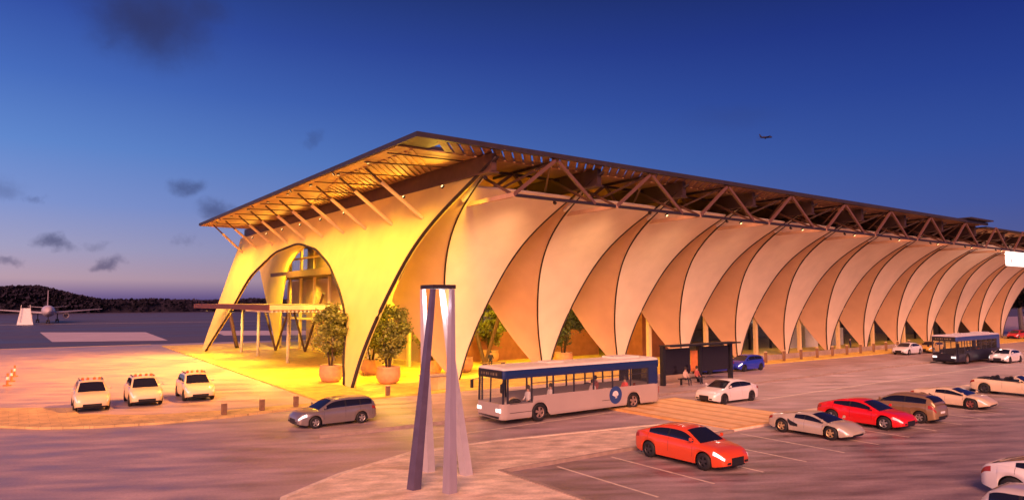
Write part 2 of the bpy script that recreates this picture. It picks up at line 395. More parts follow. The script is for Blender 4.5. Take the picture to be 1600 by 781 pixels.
for k in range(1, NM + 1):
    fx = F0 + MOD * k
    s = put(shell_solid('shell', petal_pts(fx), .16, M_shell, None, (0, -1, .2)))
    for sg in (-1, 1):
        rib_tube([(fx + sg * dxz(z), yz(z) - .03, z) for z in zrow], .07, 'rib', s)
# recessed inner shells, with the pointed arches, between the feet
for k in range(0, NM):
    mid = F0 + MOD * (k + .5); half = MOD / 2
    za = 6.5
    for sg in (1, -1):
        P = []
        for i in range(13):
            sig = i / 12; zb = za * (1 - sig ** 1.35)
            row = []
            for j in range(27):
                z = zb + (CUT - .1 - zb) * j / 26; g = max(half - dxz(z), .02)
                yl = yz(z); dep = 4.0 * min(1, g / 2.4) * (1 - sig ** 1.3)
                row.append((mid + sg * sig * g, yl + .12 + dep, z))
            P.append(row)
        if k == 0 and sg == -1:
            continue
        put(shell_solid('inner_shell', P, .12, M_shell_shade, None, (-sg * .3, -1, 0)))
# gable hood with its big arch
AU = [(0, 0), (.035, .2), (.06, 2.0), (.085, 3.8), (.13, 5.7), (.19, 7.4), (.295, 9.9), (.405, 11.6), (.53, 12.6), (.655, 12.1), (.785, 9.4), (.82, 7.0), (.84, 5.3), (.90, 2.6), (.955, .1), (1.0, 0)]
def gpt(u, z):
    yb = 98.6 - 1.2 * z / 16; yr = yz(z); xb = F0 - .35 + dxz(z)
    return (F0 + dxz(z) + (xb - F0 - dxz(z)) * u - .25 * math.sin(math.pi * u) * (z / 16), yr + u * (yb - yr), z)
au = np.array([a for a, _ in AU]); az_ = np.array([b for _, b in AU])
uu = np.linspace(0, 1, 97); zz = np.interp(uu, au, az_)
kk = np.ones(5) / 5; zi = np.convolve(np.pad(zz, 2, 'edge'), kk, 'valid'); zz = np.where((uu > .04) & (uu < .94), zi, zz)
P = []
for u, z0 in zip(uu, zz):
    P.append([gpt(u, z0 + (15.05 - z0) * j / 30) for j in range(31)])
gable = put(shell_solid('gable_shell', P, .22, M_shell_lit, None, (-1, 0, 0)))
rib_tube([gpt(0, z) for z in zrow], .13, 'rib', gable)
rib_tube([Vector(gpt(u, z)) + Vector((-.02, 0, 0)) for u, z in zip(uu, zz) if .03 < u < .96], .12, 'arch_rib', gable)
# second, inner gable arch
IN = [(95.2, 0), (95.1, 3), (95.0, 6.3), (94.2, 9.0), (92.7, 11.2), (90, 12.7), (86.3, 13.6), (80, 13.6), (74, 12.6), (69, 10.6), (66, 7.6), (64.2, 3.5), (63.8, 0)]
P = []
outY = lambda z: 95.7 + 11 * (z / 10.5) ** 1.15 if z < 10.5 else 106.7
ys = np.linspace(0, 1, 61)
iy = np.array([a for a, _ in IN]); iz = np.array([b for _, b in IN])
sarc = np.concatenate([[0], np.cumsum(np.hypot(np.diff(iy), np.diff(iz)))]); sarc /= sarc[-1]
for t in ys:
    y0 = np.interp(t, sarc, iy); z0 = np.interp(t, sarc, iz)
    # outer boundary: left flank, top line, right flank
    if t < .38:
        q = t / .38; y1 = 95.9 + 1.5 * q; z1 = TOP * q
        y1 = 95.6 + 15.0 * q
    elif t < .72:
        q = (t - .38) / .34; y1 = 110.6 - q * 52.6; z1 = TOP
    else:
        q = (t - .72) / .28; y1 = 58 + 4.2 * q; z1 = TOP * (1 - q)
    row = []
    for j in range(9):
        v = j / 8; z = z0 + (z1 - z0) * v
        row.append((29.2 + .04 * z, y0 + (y1 - y0) * v, z))
    P.append(row)
put(shell_solid('inner_gable_shell', P, .2, M_shell_lit, None, (-1, 0, 0)))
# far (airfield) side row
for k in range(2, NM + 1):
    put(shell_solid('airfield_shell', petal_pts(F0 + MOD * k, True), .16, M_shell, None, (0, 1, .2)))

# roof slab, soffit, slats, beams
XR0, XR1 = 19.1, 101.6; YE, YB = 36.1, 96.0
mb = MB(); mb.box((XR0, 39.0, 16.34), (XR1, YB, 16.58)); mb.box((XR0, YE + .35, 16.36), (XR0 + 2.2, 39.0, 16.57))
roof = T(mb, 'roof', M_fascia)
mb = MB(); mb.box((XR0 - .12, YE, 16.28), (XR1, YE + .35, 16.60)); mb.box((XR0 - .12, YE + .35, 16.28), (XR0, YB + .1, 16.60)); mb.box((XR0, YB, 16.28), (XR1, YB + .12, 16.60))
T(mb, 'fascia', M_fascia, roof)
mb = MB(); mb.box((XR0 + .02, 39.0, 16.24), (XR1 - .1, YB - .02, 16.335)); 
so_ = T(mb, 'soffit', M_soffit, roof)
mb = MB()
x = XR0 - 4
while x < XR1 - 1:
    # diagonal louvres over the open eave strip
    a = Vector((x, YE + .36, 0)); b = Vector((x + 2.6, YE + .36 + 3.2, 0))
    if x > XR0 + 1.2:
        mb.bar((a.x, a.y, 16.38), (b.x, b.y, 16.38), .50, .16)
    x += .82
T(mb, 'eave_slats', M_slat, roof)
M_bat = mat('soffit_batten', (.46, .27, .13), .6, 0, .2, 2)
mb = MB()
y = 38.0
while y < 62:      # battens below the soffit, in the diagonal of the eave louvres
    f = 1 - max(0, (y - 50) / 16)
    mb.bar((XR0 + 5.7 - 4.6 * f, y + 6.9 - 5.7 * f, 16.19), (XR0 + 5.6, y + 6.9, 16.19), .22, .09); y += .8
T(mb, 'soffit_batten', M_bat, roof)
for y in (40.6, 44.2, 48.9, 54.0, 59.2, 64.2, 69.2, 74.0, 79.0, 84.5, 90):      # thin bracing rods of the overhang
    mb = MB(); mb.bar((XR0 + .1, y, 16.1), (24.8, y - 1.6 if y > 41 else y - .6, 16.1), .09, .09); T(mb, 'brace_rod', M_beam, roof)
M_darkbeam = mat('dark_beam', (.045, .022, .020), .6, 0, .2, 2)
for k in range(0, NM):
    x = F0 + MOD * (k + .5)
    mb = MB(); z0 = 15.0
    mb.box((x - .2, YE + .9, z0), (x + .2, YB + 1.0, 16.2)); mb.box((x - .42, YE + .9, z0 - .08), (x + .42, YB + 1.0, z0 + .04))
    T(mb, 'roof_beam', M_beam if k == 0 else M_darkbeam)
# second, further roof section
mb = MB(); mb.box((XR1 + .05, YE + .2, 16.0), (146, YB, 16.16)); r2 = T(mb, 'roof', M_fascia)
mb = MB(); mb.box((XR1 + .1, YE + .8, 15.9), (145.8, YB - .2, 15.995)); T(mb, 'soffit', M_soffit, r2)
mb = MB(); mb.box((95, YE - .6, 16.7), (XR1 + .1, YE + 5, 16.86)); T(mb, 'end_canopy', M_fascia)

# eave trusses: one per module, copied
M_arm_lit = mat('arm_steel_lit', (.50, .30, .18), .5, 0, .1, 2)  # orange light on the bracket arms is put into this lighter colour
def make_truss(k):
    x = F0 + MOD * k + 5.75; y = YE + .25
    mb = MB(); mb.bar((x, y, 13.45), (x + MOD, y, 13.45), .2, .2); t = T(mb, 'truss_chord', M_darksteel)
    def sub(name, a, b, wd, m=M_truss):
        q = MB(); q.bar(a, b, wd, wd * 1.2); q.build(name, m, t)
    sub('bracket_arm', (x - .15, 43.2, 13.4), (x, y - .1, 13.46), .24, M_arm_lit)
    sub('diagonal', (x, y - .02, 13.45), (x + 3.55, y - .02, 16.15), .18)
    sub('diagonal', (x + 3.75, y - .02, 16.15), (x + 7.2, y - .02, 13.45), .18)
    sub('diagonal', (x + .3, 42.2, 13.4), (x + 3.6, 41.4, 16.0), .18)
    sub('diagonal', (x + 3.7, 41.4, 16.0), (x + 7.0, 42.2, 13.4), .18)
    sub('back_tube', (x - .2, 42.9, 13.35), (x + MOD - .2, 42.9, 13.35), .16)
    sub('prop', (x + 1.2, 42.9, 13.35), (x + 2.6, 43.7, 12.1), .11)
    sub('prop', (x + 4.2, 42.9, 13.35), (x + 5.4, 43.7, 12.2), .11)
    sub('rib_glint', (x - .75, 41.4, 13.62), (x - .72, 38.9, 14.95), .2, M_pale)  # pale bar stands in for the highlight on the rib
    sub('cross_brace', (x, y + .1, 13.5), (x - .3, 41.4, 15.95), .14, M_beam)
    sub('cross_brace', (x + 7.2, y + .1, 13.5), (x + 7.2, 41.5, 15.95), .14, M_beam)
    sub('cross_brace', (x + .4, 42.2, 13.5), (x + 3.6, 37.0, 16.1), .12, M_beam)
    sub('cross_brace', (x + 6.9, 42.2, 13.5), (x + 3.7, 37.0, 16.1), .12, M_beam)
    sub('upper_tube', (x - .2, 41.4, 15.95), (x + MOD - .25, 41.4, 15.95), .16, M_darksteel)
    sub('top_brace', (x + 3.65, y, 16.1), (x + 3.65, 44, 16.05), .16, M_darksteel)
    return t
t0 = make_truss(0)
for k in range(1, NM):
    c = copy_tree(t0); c.parent = term; c.location = -TO + Vector((MOD * k, 0, 0))
# gable roof struts
for y0, y1, z in [(46.5, 45.5, 13.4), (51.35, 50.4, 13.3), (56.5, 55.3, 13.3), (61.25, 60.1, 13.3), (66.5, 65.3, 13.3), (71.1, 70.3, 13.4), (76.5, 76, 13.4), (81.4, 81.5, 13.6), (87.5, 88.2, 13.7), (93.5, 94.6, 13.4)]:
    mb = MB(); a = Vector((20.25, y0, 16.18)); b = Vector((24.35, y1 - .3, z - .75)); m_ = a.lerp(b, .28)
    mb.tube([a, m_], .09, 6, 1); mb.tube([m_, b], .15, 8, 0); T(mb, 'roof_strut', [M_strut, M_beam])
# glazed hall behind the porch
mb = MB(); mb.add([(32, 60, .1), (32, 103, .1), (32, 103, 15.0), (32, 60, 15.0)], [(0, 1, 2, 3)]); gw = T(mb, 'glazing', M_glassw)
for y in [62, 66, 70, 74, 78.6, 83.7, 89, 94.3, 98.9, 103]:
    mb = MB(); mb.box((31.8, y - .2, .1), (32.1, y + .2, 15.0)); mb.build('mullion', M_strut, gw)
for z in (4.2, 12.4):
    mb = MB(); mb.box((31.75, 60, z - .12), (32.05, 103, z + .12)); mb.build('transom', M_strut, gw)
mb = MB()   # rounded gallery slab
pts = [(35, 62), (35, 104)] + [(29.6 + 3.4 * (1 - math.cos(a)), 100.5 + 3.2 * math.sin(a)) for a in np.linspace(math.pi / 2, 0, 8)] + [(29.6, 64)]
n = len(pts); mb.add([(x, y, 10.5) for x, y in pts] + [(x, y, 9.7) for x, y in pts], [tuple(range(n)), tuple(range(2 * n - 1, n - 1, -1))] + [(i, (i + 1) % n, n + (i + 1) % n, n + i) for i in range(n)])
T(mb, 'gallery_slab', M_beam)
mb = MB(); mb.box((35.1, 60, .1), (35.4, 101, 15)); T(mb, 'hall_wall', M_warmwall)
mb = MB(); mb.box((35.1, 101.1, 4.6), (35.4, 110, 9.7)); T(mb, 'hall_wall', M_warmwall)
mb = MB(); mb.box((32, 96.2, 15.05), (44, 111, 15.3)); T(mb, 'hall_roof', M_fascia)
mb = MB(); mb.box((58.2, 55.6, .1), (58.5, 60, 9)); mb.box((58.5, 55.6, .1), (64.6, 55.9, 9)); T(mb, 'kiosk_wall', M_brick)
mb = MB(); mb.box((38, 62.6, .1), (58, 63, 3.2)); T(mb, 'low_wall', M_brick)
# curtain wall of the road side
mb = MB(); mb.add([(64.6, 57, .1), (144, 57, .1), (144, 57, 9.5), (64.6, 57, 9.5)], [(0, 1, 2, 3)]); gw2 = T(mb, 'glazing', M_glassw)
for x in np.arange(66, 144, 4.675):
    mb = MB(); mb.box((x - .13, 56.8, .1), (x + .13, 57.06, 9.5)); mb.build('mullion', M_darksteel, gw2)
for z in (3.0, 6.2):
    mb = MB(); mb.box((64.6, 56.85, z - .1), (144, 57.05, z + .1)); mb.build('transom', M_darksteel, gw2)
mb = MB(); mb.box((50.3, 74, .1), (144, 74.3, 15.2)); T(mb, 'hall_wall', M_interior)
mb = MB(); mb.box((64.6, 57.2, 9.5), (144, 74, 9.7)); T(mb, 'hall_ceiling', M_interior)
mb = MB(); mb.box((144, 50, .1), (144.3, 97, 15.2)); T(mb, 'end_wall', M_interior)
for x, y, h in [(86, 55.5, 3.0), (90.5, 55.3, 3.2), (97.5, 55.4, 2.6)]:
    mb = MB(); mb.box((x, y, .1), (x + 3.2, y + .6, h)); T(mb, 'check_in_screen', M_white)
mb = MB(); mb.box((89, 55.9, 3.0), (96, 56.5, 6.6)); T(mb, 'lit_fascia', mat('warm_panel', (.6, .38, .16), .6))
# white posts beside the road, inside the arches
for k in range(3, NM):
    x = F0 + MOD * k + 6.3
    mb = MB(); mb.box((x, 51.4, .1), (x + .42, 51.8, 5.2)); T(mb, 'arch_post', M_strut)

# slanted columns in the porch
def cols(lst, m=None):
    for a, b, r in lst:
        mb = MB(); mb.tube([a, b], r, 8); T(mb, 'slanted_column', m or M_strut)
cols([((25.4, 101, 0.1), (25.0, 107, 8.2), .28), ((28, 92, .1), (27.2, 94.6, 5.4), .14), ((28, 92, .1), (28.8, 89.6, 5.4), .14),
      ((30.5, 88, .1), (29.6, 90.6, 6), .14), ((30.5, 88, .1), (31.5, 84.5, 7.5), .16), ((39, 59, .1), (41, 57.4, 9), .2), ((39, 59, .1), (37.4, 61.2, 9), .2)], M_beam)
# lamps of the terminal (fittings with their light, several added as fill)
def flood(x, y, z, aim, power, colr=(1, .66, .05), size=R(120), blend=.8, rad=.5, parent=term):
    mb = MB(); mb.lathe([(.01, 0), (.13, 0), (.15, .10), (.01, .11)], 14); mb.lathe([(.01, -.012), (.10, -.012)], 14, mi=1)
    o = mb.build('flood_or_fill_lamp', [M_darksteel, M_warmlamp], None); o.parent = parent; 
    d = (Vector(aim) - Vector((x, y, z))).normalized()
    o.location = Vector((x, y, z)) - TO; o.rotation_euler = (-d).to_track_quat('Z', 'Y').to_euler()
    L = bpy.data.lights.new('flood_or_fill_beam', 'SPOT'); L.energy = power; L.color = colr; L.spot_size = size; L.spot_blend = blend; L.shadow_soft_size = rad
    lo = bpy.data.objects.new('flood_or_fill_beam', L); col.objects.link(lo); lo.parent = o; lo.location = (0, 0, -.1)
    return o
for y, p in [(44.5, 3300), (50, 3400), (56, 3000), (62, 2800), (68, 2200), (75, 2200), (82, 2400), (89, 3800), (94, 3800)]:
    flood(19.6, y, 16.1, (22.0, y + .5, 0), p * .68, (1, .52, .04), R(125), rad=.8)
for x, y, z, p in [(27, 54, 12.5, 7000), (34.3, 55, 11.5, 4400), (43.6, 56, 11.5, 2800), (53, 56, 11, 1200), (26, 66, 14.3, 9000), (26.5, 78, 14.3, 9000), (27, 90, 14.0, 6500), (33.6, 80, 14.8, 1500), (33.6, 92, 14.8, 1500), (33.4, 86, 9.4, 1200), (33.4, 97, 9.4, 1200)]:
    flood(x, y, z, (x - .5, y, 0), p, size=R(150))
for x, y, p in [(19.5, 80, 1100), (19.5, 89, 1100)]:
    flood(x, y, 5.4, (29, y + 4, 2.5), p, (1, .62, .12), R(80), 1.0)  # added fill that brightens the slanted columns
for x, y, p in [(18.6, 64, 2200), (18.6, 76, 2200), (18.6, 88, 2200)]:
    flood(x, y, 5.4, (x - 1, y, 0), p, size=R(150))
for y in (42, 48, 54, 60, 66, 72, 78, 84, 90):
    flood(24.1, y, 14.6, (21.2, y - .5, 16.3), 340, (1, .56, .06), R(150), 1.0, rad=.5)  # added uplights that make the soffit glow
for x, y, p in [(19.2, 50, 22000), (19.2, 60, 30000), (19.2, 72, 34000), (19.2, 86, 34000)]:
    flood(x, y, 16.1, (5, y + 6, 0), p * .8, (1, .34, .05), R(84), 1.0, rad=.6)  # added floods that throw orange light over the left road
flood(24.8, 37.6, 14.6, (26.0, 49, 7), 3800, (1, .62, .03), R(56), 1.0, rad=.4)  # added fill that turns the first inner shell golden
for k in range(2, 13):
    flood(F0 + MOD * k + 2, 36.5, 13.2, (F0 + MOD * k + 2, 27, 0), 1050, (1, .66, .56), R(120), 1.0, rad=.4)  # invented eave lamps that brighten the right-hand road
for k, p in enumerate([3000, 2100, 1300, 700, 420, 300, 240, 200, 180, 180, 180, 180]):
    flood(F0 + MOD * (k + 1), 36.5, 13.2, (F0 + MOD * (k + 1) + .5, 48, 3.5), p, (1, .58, .30 + .02 * k), R(92), 1.0, rad=.5)
for k, p in [(1, 500), (2, 400), (3, 300), (4, 220), (5, 200), (6, 180), (7, 180), (8, 180), (9, 180), (10, 180), (11, 180), (12, 180)]:
    flood(F0 + MOD * (k + .5), 54.5, 7.6, (F0 + MOD * (k + .5), 56, 0), p, (1, .62, .36), R(150))
for k in range(9, 13):
    flood(F0 + MOD * k + 5, 40.5, 13.9, (F0 + MOD * k + 5, 39, 16.5), 260, (1, .5, .28), R(150))

# ---------------------------------------------------------------- things around the terminal
# hanging lamp globes
for i, (x, lab) in enumerate([(82.3, 'white glowing globe lamp hanging in the arch nearer the bus shelter'), (92.9, 'white glowing globe lamp hanging in the arch farther from the bus shelter')]):
    g = empty('globe_lamp', (x, 56.2, 6.4)); tag(g, lab, 'lamp', 'globe lamps in the arches')
    mb = MB(); mb.tube([(0, 0, 0), (0, 0, -2.5)], .03, 6); mb.build('rod', M_darksteel, g)
    mb = MB(); mb.lathe([(.02, -2.95), (.2, -2.9), (.33, -2.72), (.36, -2.55), (.3, -2.35), (.1, -2.22), (.02, -2.2)], 16); mb.build('globe', M_lamp, g, smooth=True)
# hanging direction sign at the far end of the eave
sg = empty('hanging_sign', (106.7, 36.0, 11.25)); tag(sg, 'white illuminated sign board hanging under the eave truss at the right edge', 'sign')
M_sign = mat('lit_sign', (.9, .88, .86), .4, emit=(1, .93, .86), es=.75)
mb = MB(); mb.box((0, -.12, 0), (11, .12, 1.9)); mb.build('panel', M_sign, sg)
mb = MB()
for x in (1.5, 9.5): mb.bar((x, 0, 1.9), (x, 0, 2.2), .1)
mb.build('hanger', M_darksteel, sg)
M_mark = mat('sign_mark', (.05, .03, .06), .6)
def disc(mb, x, z, r, y=-.125, n=12): mb.add([(x + r * math.cos(2 * math.pi * k / n), y, z + r * math.sin(2 * math.pi * k / n)) for k in range(n)], [tuple(range(n))])
mb = MB(); disc(mb, 1.35, 1.30, .13); disc(mb, 1.35, .72, .17); mb.add([(1.25, -.125, .3), (1.45, -.125, .3), (1.5, -.125, .62), (1.2, -.125, .62)], [(0, 1, 2, 3)])
mb.add([(3.2 + .25 * math.cos(a), -.126, .95 + .55 * math.sin(a)) for a in np.linspace(2.0, 4.3, 8)] + [(3.28 + .25 * math.cos(a), -.126, .95 + .55 * math.sin(a)) for a in np.linspace(4.3, 2.0, 8)], [tuple(range(16))])
mb.build('pictogram', M_mark, sg)

# entrance canopy
cn = empty('entrance_canopy', (24, 76, .1)); tag(cn, 'flat slab canopy on thin posts in front of the great arch', 'canopy')
mb = MB(); mb.box((-6, -14.5, 5.62), (6.5, 16.6, 6.12)); mb.build('slab', mat('canopy_maroon', (.10, .03, .025), .55, 0, .15, .4), cn)
mb = MB(); mb.box((-5.9, -14.62, 5.66), (6.5, -14.505, 6.08)); mb.build('lit_face_strip', M_strut, cn)  # cream strip: the light on this face is put into its colour
mb = MB()
for k in range(34): mb.box((-5.7 + k * .36, -14.45, 5.44), (-5.55 + k * .36, -6, 5.61))
mb.build('slats', M_pale, cn)
for x, y in [(-.5, -3), (4.5, -3), (-.5, 8), (5.5, -10), (-.5, 15.2)]:
    mb = MB(); mb.tube([(x, y, 0), (x, y, 5.62)], .17, 10); mb.build('post', M_pale, cn, smooth=True)

# planters and their trees
pm = MB(); pm.lathe([(.01, 0), (.55, 0), (.78, .14), (.93, .5), (.95, .9), (.88, 1.22), (.93, 1.3), (.86, 1.34), (.78, 1.24), (.74, 1.1)], 28)
pl0 = empty('planter', (0, 0, .1)); pb = pm.build('bowl', M_pot, pl0, smooth=True)
sm = MB(); sm.lathe([(.78, 1.12), (.5, 1.17), (.01, 1.2)], 20); sm.build('soil', mat('soil', (.05, .03, .02), .9, 0, .4, 9, bump=.3), pl0)
def tree(x, y, z0, h, rx, seed, label, name='potted_tree', leafm=None, nst=3, group=None, nleaf=5200, cat='tree', zc=None, rz=None, lsz=.155):
    rd = random.Random(seed); t = empty(name, (x, y, z0)); tag(t, label, cat, group)
    cz = zc or h * .62; rzz = rz or h * .40
    mb = MB()
    for s in range(nst):
        a = 2 * math.pi * s / nst + rd.random(); r0 = .12 if nst > 1 else 0
        p = [Vector((r0 * math.cos(a), r0 * math.sin(a), 0))]
        for q in (.35, .6, .85):
            p.append(Vector((math.cos(a) * (r0 + .35 * q * rx * (nst > 1)) + rd.uniform(-.08, .08), math.sin(a) * (r0 + .35 * q * rx * (nst > 1)) + rd.uniform(-.08, .08), cz * q * 1.15)))
        mb.tube(p, [.075, .06, .045, .02] if nst > 1 else [.16, .13, .09, .04], 6)
        for b in range(5):
            i = rd.choice([1, 2]); st = p[i].lerp(p[i + 1], rd.random()); d = Vector((rd.uniform(-1, 1), rd.uniform(-1, 1), rd.uniform(.2, 1))).normalized() * rx * .6
            mb.tube([st, st + d * .5 + Vector((0, 0, .1)), st + d], [.03, .02, .008], 5)
    mb.build('trunk', M_bark, t, smooth=True)
    # crown: leaf clumps through the volume
    cl = []
    for i in range(46):
        while True:
            v = Vector((rd.uniform(-1, 1), rd.uniform(-1, 1), rd.uniform(-1, 1)))
            if v.length < 1: break
        v = v.normalized() * (v.length ** .55)
        cl.append((Vector((v.x * rx, v.y * rx, v.z * rzz + cz)), rd.uniform(.25, .5) * rx * .75))
    V = []; F = []
    for i in range(nleaf):
        c, cr = cl[rd.randrange(len(cl))]
        p = c + Vector((rd.gauss(0, .5), rd.gauss(0, .5), rd.gauss(0, .5))) * cr
        s = lsz * rd.uniform(.55, 1.15)
        a = Vector((rd.uniform(-1, 1), rd.uniform(-1, 1), rd.uniform(-.6, .6))).normalized() * s
        b = a.cross(Vector((rd.uniform(-1, 1), rd.uniform(-1, 1), rd.uniform(-1, 1)))).normalized() * s * .5
        k = len(V); V += [p - a, p + b, p + a, p - b]; F.append((k, k + 1, k + 2, k + 3))
    obj('crown', V, F, leafm or M_leaf, t)
    return t
PT = [(20.9, 54.0, 4.9, 1.35, 'potted tree nearest the taxis, left of the front shell leg', 'terracotta bowl planter left of the front shell leg'),
      (25.8, 57.2, 5.4, 1.75, 'broad potted tree in the farther planter right of the front shell leg', 'terracotta bowl planter farther back, right of the front shell leg'),
      (24.1, 50.2, 5.0, 1.45, 'potted tree in the nearer planter just right of the front shell leg', 'terracotta bowl planter nearer the kerb, right of the front shell leg'),
      (29.8, 53.6, 4.6, 1.2, 'yellow green potted tree half hidden by the four-legged sculpture', 'terracotta bowl planter seen behind the four-legged sculpture'),
      (33.6, 54.5, 4.8, 1.35, 'potted tree in the second arch, behind the front of the near bus', 'terracotta bowl planter in the second arch behind the near bus'),
      (45.0, 53.8, 6.2, 2.0, 'large dark potted tree in the third arch above the near bus roof', 'terracotta bowl planter in the third arch behind the near bus roof'),
      (40.6, 60.5, 5.2, 1.5, 'potted tree standing deep inside the second arch by the slanted column', 'terracotta bowl planter deep in the second arch by the slanted column')]
for i, (x, y, h, rx, l1, l2) in enumerate(PT):
    p = pl0 if i == 0 else copy_tree(pl0)
    p.location = (x, y, .1); p.rotation_euler.z = i * .7; tag(p, l2, 'planter', 'planters on the plaza')
    tree(x, y, 1.2, h, rx, 20 + i, l1, leafm=M_leaf if i not in (5,) else M_leafd, group='potted trees on the plaza', zc=h * .6 - .1, rz=h * .42)
# stone planting box by the kerb
bx = empty('stone_bench', (25.2, 44.9, .1)); tag(bx, 'low pale stone block bench on the plaza edge behind the sculpture', 'bench')
mb = MB(); mb.box((-.9, -.5, 0), (1.2, .6, .95)); mb.build('block', M_pave, bx, bevel=.03)
mb = MB(); mb.box((-.95, -.55, .955), (1.25, .65, 1.05)); mb.build('seat_slab', M_kerb, bx, bevel=.02)

# bollards
M_bol = mat('bollard_timber', (.24, .13, .07), .6, 0, .2, 5)
b0 = empty('bollard'); mb = MB(); mb.box((-.13, -.13, 0), (.13, .13, .62)); mb.build('post', M_bol, b0, bevel=.02)
mb = MB(); mb.box((-.14, -.14, .625), (.14, .14, .68)); mb.build('cap', M_strut, b0, bevel=.01)
BL = [(9.9, 41.75, 'square bollard on the pavement strip nearest the three taxis'), (12.1, 42.1, 'square bollard on the pavement strip halfway between taxis and estate car'),
      (14.2, 42.35, 'square bollard on the pavement strip just behind the estate car bonnet'), (21.0, 43.8, 'square bollard on the plaza edge left of the sculpture'),
      (24.0, 43.9, 'square bollard on the plaza edge glimpsed between the sculpture legs')]
for k in range(11):
    BL.append((64.4 + 3.55 * k, 43.9 + .18 * k, 'slim square bollard number in the row between blue hatchback and far cars'))
for i, (x, y, l) in enumerate(BL):
    b = b0 if i == 0 else copy_tree(b0)
    b.location = (x, y, .11 if i > 2 else .125); b.rotation_euler.z = .1
    if i > 4:
        b.scale = (.95, .95, 1.7); l = 'slim pale square bollard in the evenly spaced row before the far arches'
        b.children[0].data = b.children[0].data
    tag(b, l, 'bollard', 'bollards along the plaza edge' if i < 5 else 'row of pale bollards before the far arches')
mb = MB(); mb.box((-1.5, -.12, 0), (38, .12, .55)); lw = mb.build('low_rail_wall', M_kerb); lw.location = (63.5, 45.4, .1); lw.rotation_euler.z = .05
tag(lw, 'low stone wall behind the row of pale bollards', 'wall')

# delineator posts at the far left
d0 = empty('delineator_post'); mb = MB(); mb.lathe([(.01, 0), (.28, 0), (.28, .06), (.09, .09), (.07, .95), (.01, .97)], 12); mb.build('post', mat('orange_plastic', (.75, .16, .05), .5), d0)
mb = MB(); mb.lathe([(.092, .45), (.09, .68)], 12); mb.build('reflective_band', M_white, d0)
for i, (x, y, l) in enumerate([(-.2, 66.8, 'orange delineator post nearest the camera at the left edge'), (.05, 70.3, 'middle orange delineator post of the three at the left edge'), (.25, 74.8, 'farthest orange delineator post of the three at the left edge')]):
    d = d0 if i == 0 else copy_tree(d0); d.location = (x, y, .004); tag(d, l, 'traffic post', 'orange posts at the left edge')

# four-legged sculpture
sc = empty('pylon_sculpture', (12.5, 22.0, .10)); tag(sc, 'tall four-legged metal sculpture with a dark square cap on the paved island', 'sculpture')
M_blade = mat('brushed_metal', (.36, .30, .35), .34, .3, .1, 3, stretch=(1, 1, .1))
M_blade_backlit = mat('blade_backlit', (.11, .085, .15), .28, .2, .12, 3)  # backlit dark of the front blade is put into its colour
M_blade_lit = mat('blade_lit', (.58, .52, .55), .4, .1, .06)  # glow of the cap lamp is put into the pale back blades
def wv(r_, d_): return Vector((.81 * r_ + .58 * d_, -.58 * r_ + .81 * d_))
blades = [((11.38, 21.6), wv(-.12, -.48), M_blade_backlit), ((13.0, 23.5), wv(-.57, .18), M_blade_lit), ((12.15, 20.5), wv(.53, -.16), M_blade), ((13.9, 22.25), wv(.10, .5), M_blade_lit)]
for (fx, fy), tp, m in blades:
    mb = MB(); b = Vector((fx - 12.5, fy - 22.0, 0)); t = Vector((tp.x - .02, tp.y, 6.85))
    P4 = []
    for v in np.linspace(0, 1, 9):
        c = b.lerp(t, v); rr = .25 * (1 - v) + .105 * v
        u_ = Vector((.81, -.58, 0)); n_ = Vector((.58, .81, 0))
        P4.append([c - u_ * rr, c - n_ * rr * .8, c + u_ * rr, c + n_ * rr * .8, c - u_ * rr])
    mb.grid(P4); mb.f.append(tuple(range(len(P4) * 5 - 5, len(P4) * 5 - 1))); mb.m.append(0)
    mb.build('blade', m, sc)
mb = MB(); c = [wv(-.68, .22), wv(-.12, -.62), wv(.66, -.2), wv(.10, .62)]
mb.add([(p.x, p.y, 6.86) for p in c] + [(p.x, p.y, 7.0) for p in c], [(0, 1, 2, 3), (4, 5, 6, 7)] + [(i, (i + 1) % 4, 4 + (i + 1) % 4, 4 + i) for i in range(4)])
mb.build('cap', M_darksteel, sc)
L = bpy.data.lights.new('cap_light', 'POINT'); L.energy = 60; L.color = (1, .95, .92); L.shadow_soft_size = .12
lo = bpy.data.objects.new('cap_light', L); col.objects.link(lo); lo.parent = sc; lo.location = (0, 0, 6.35)

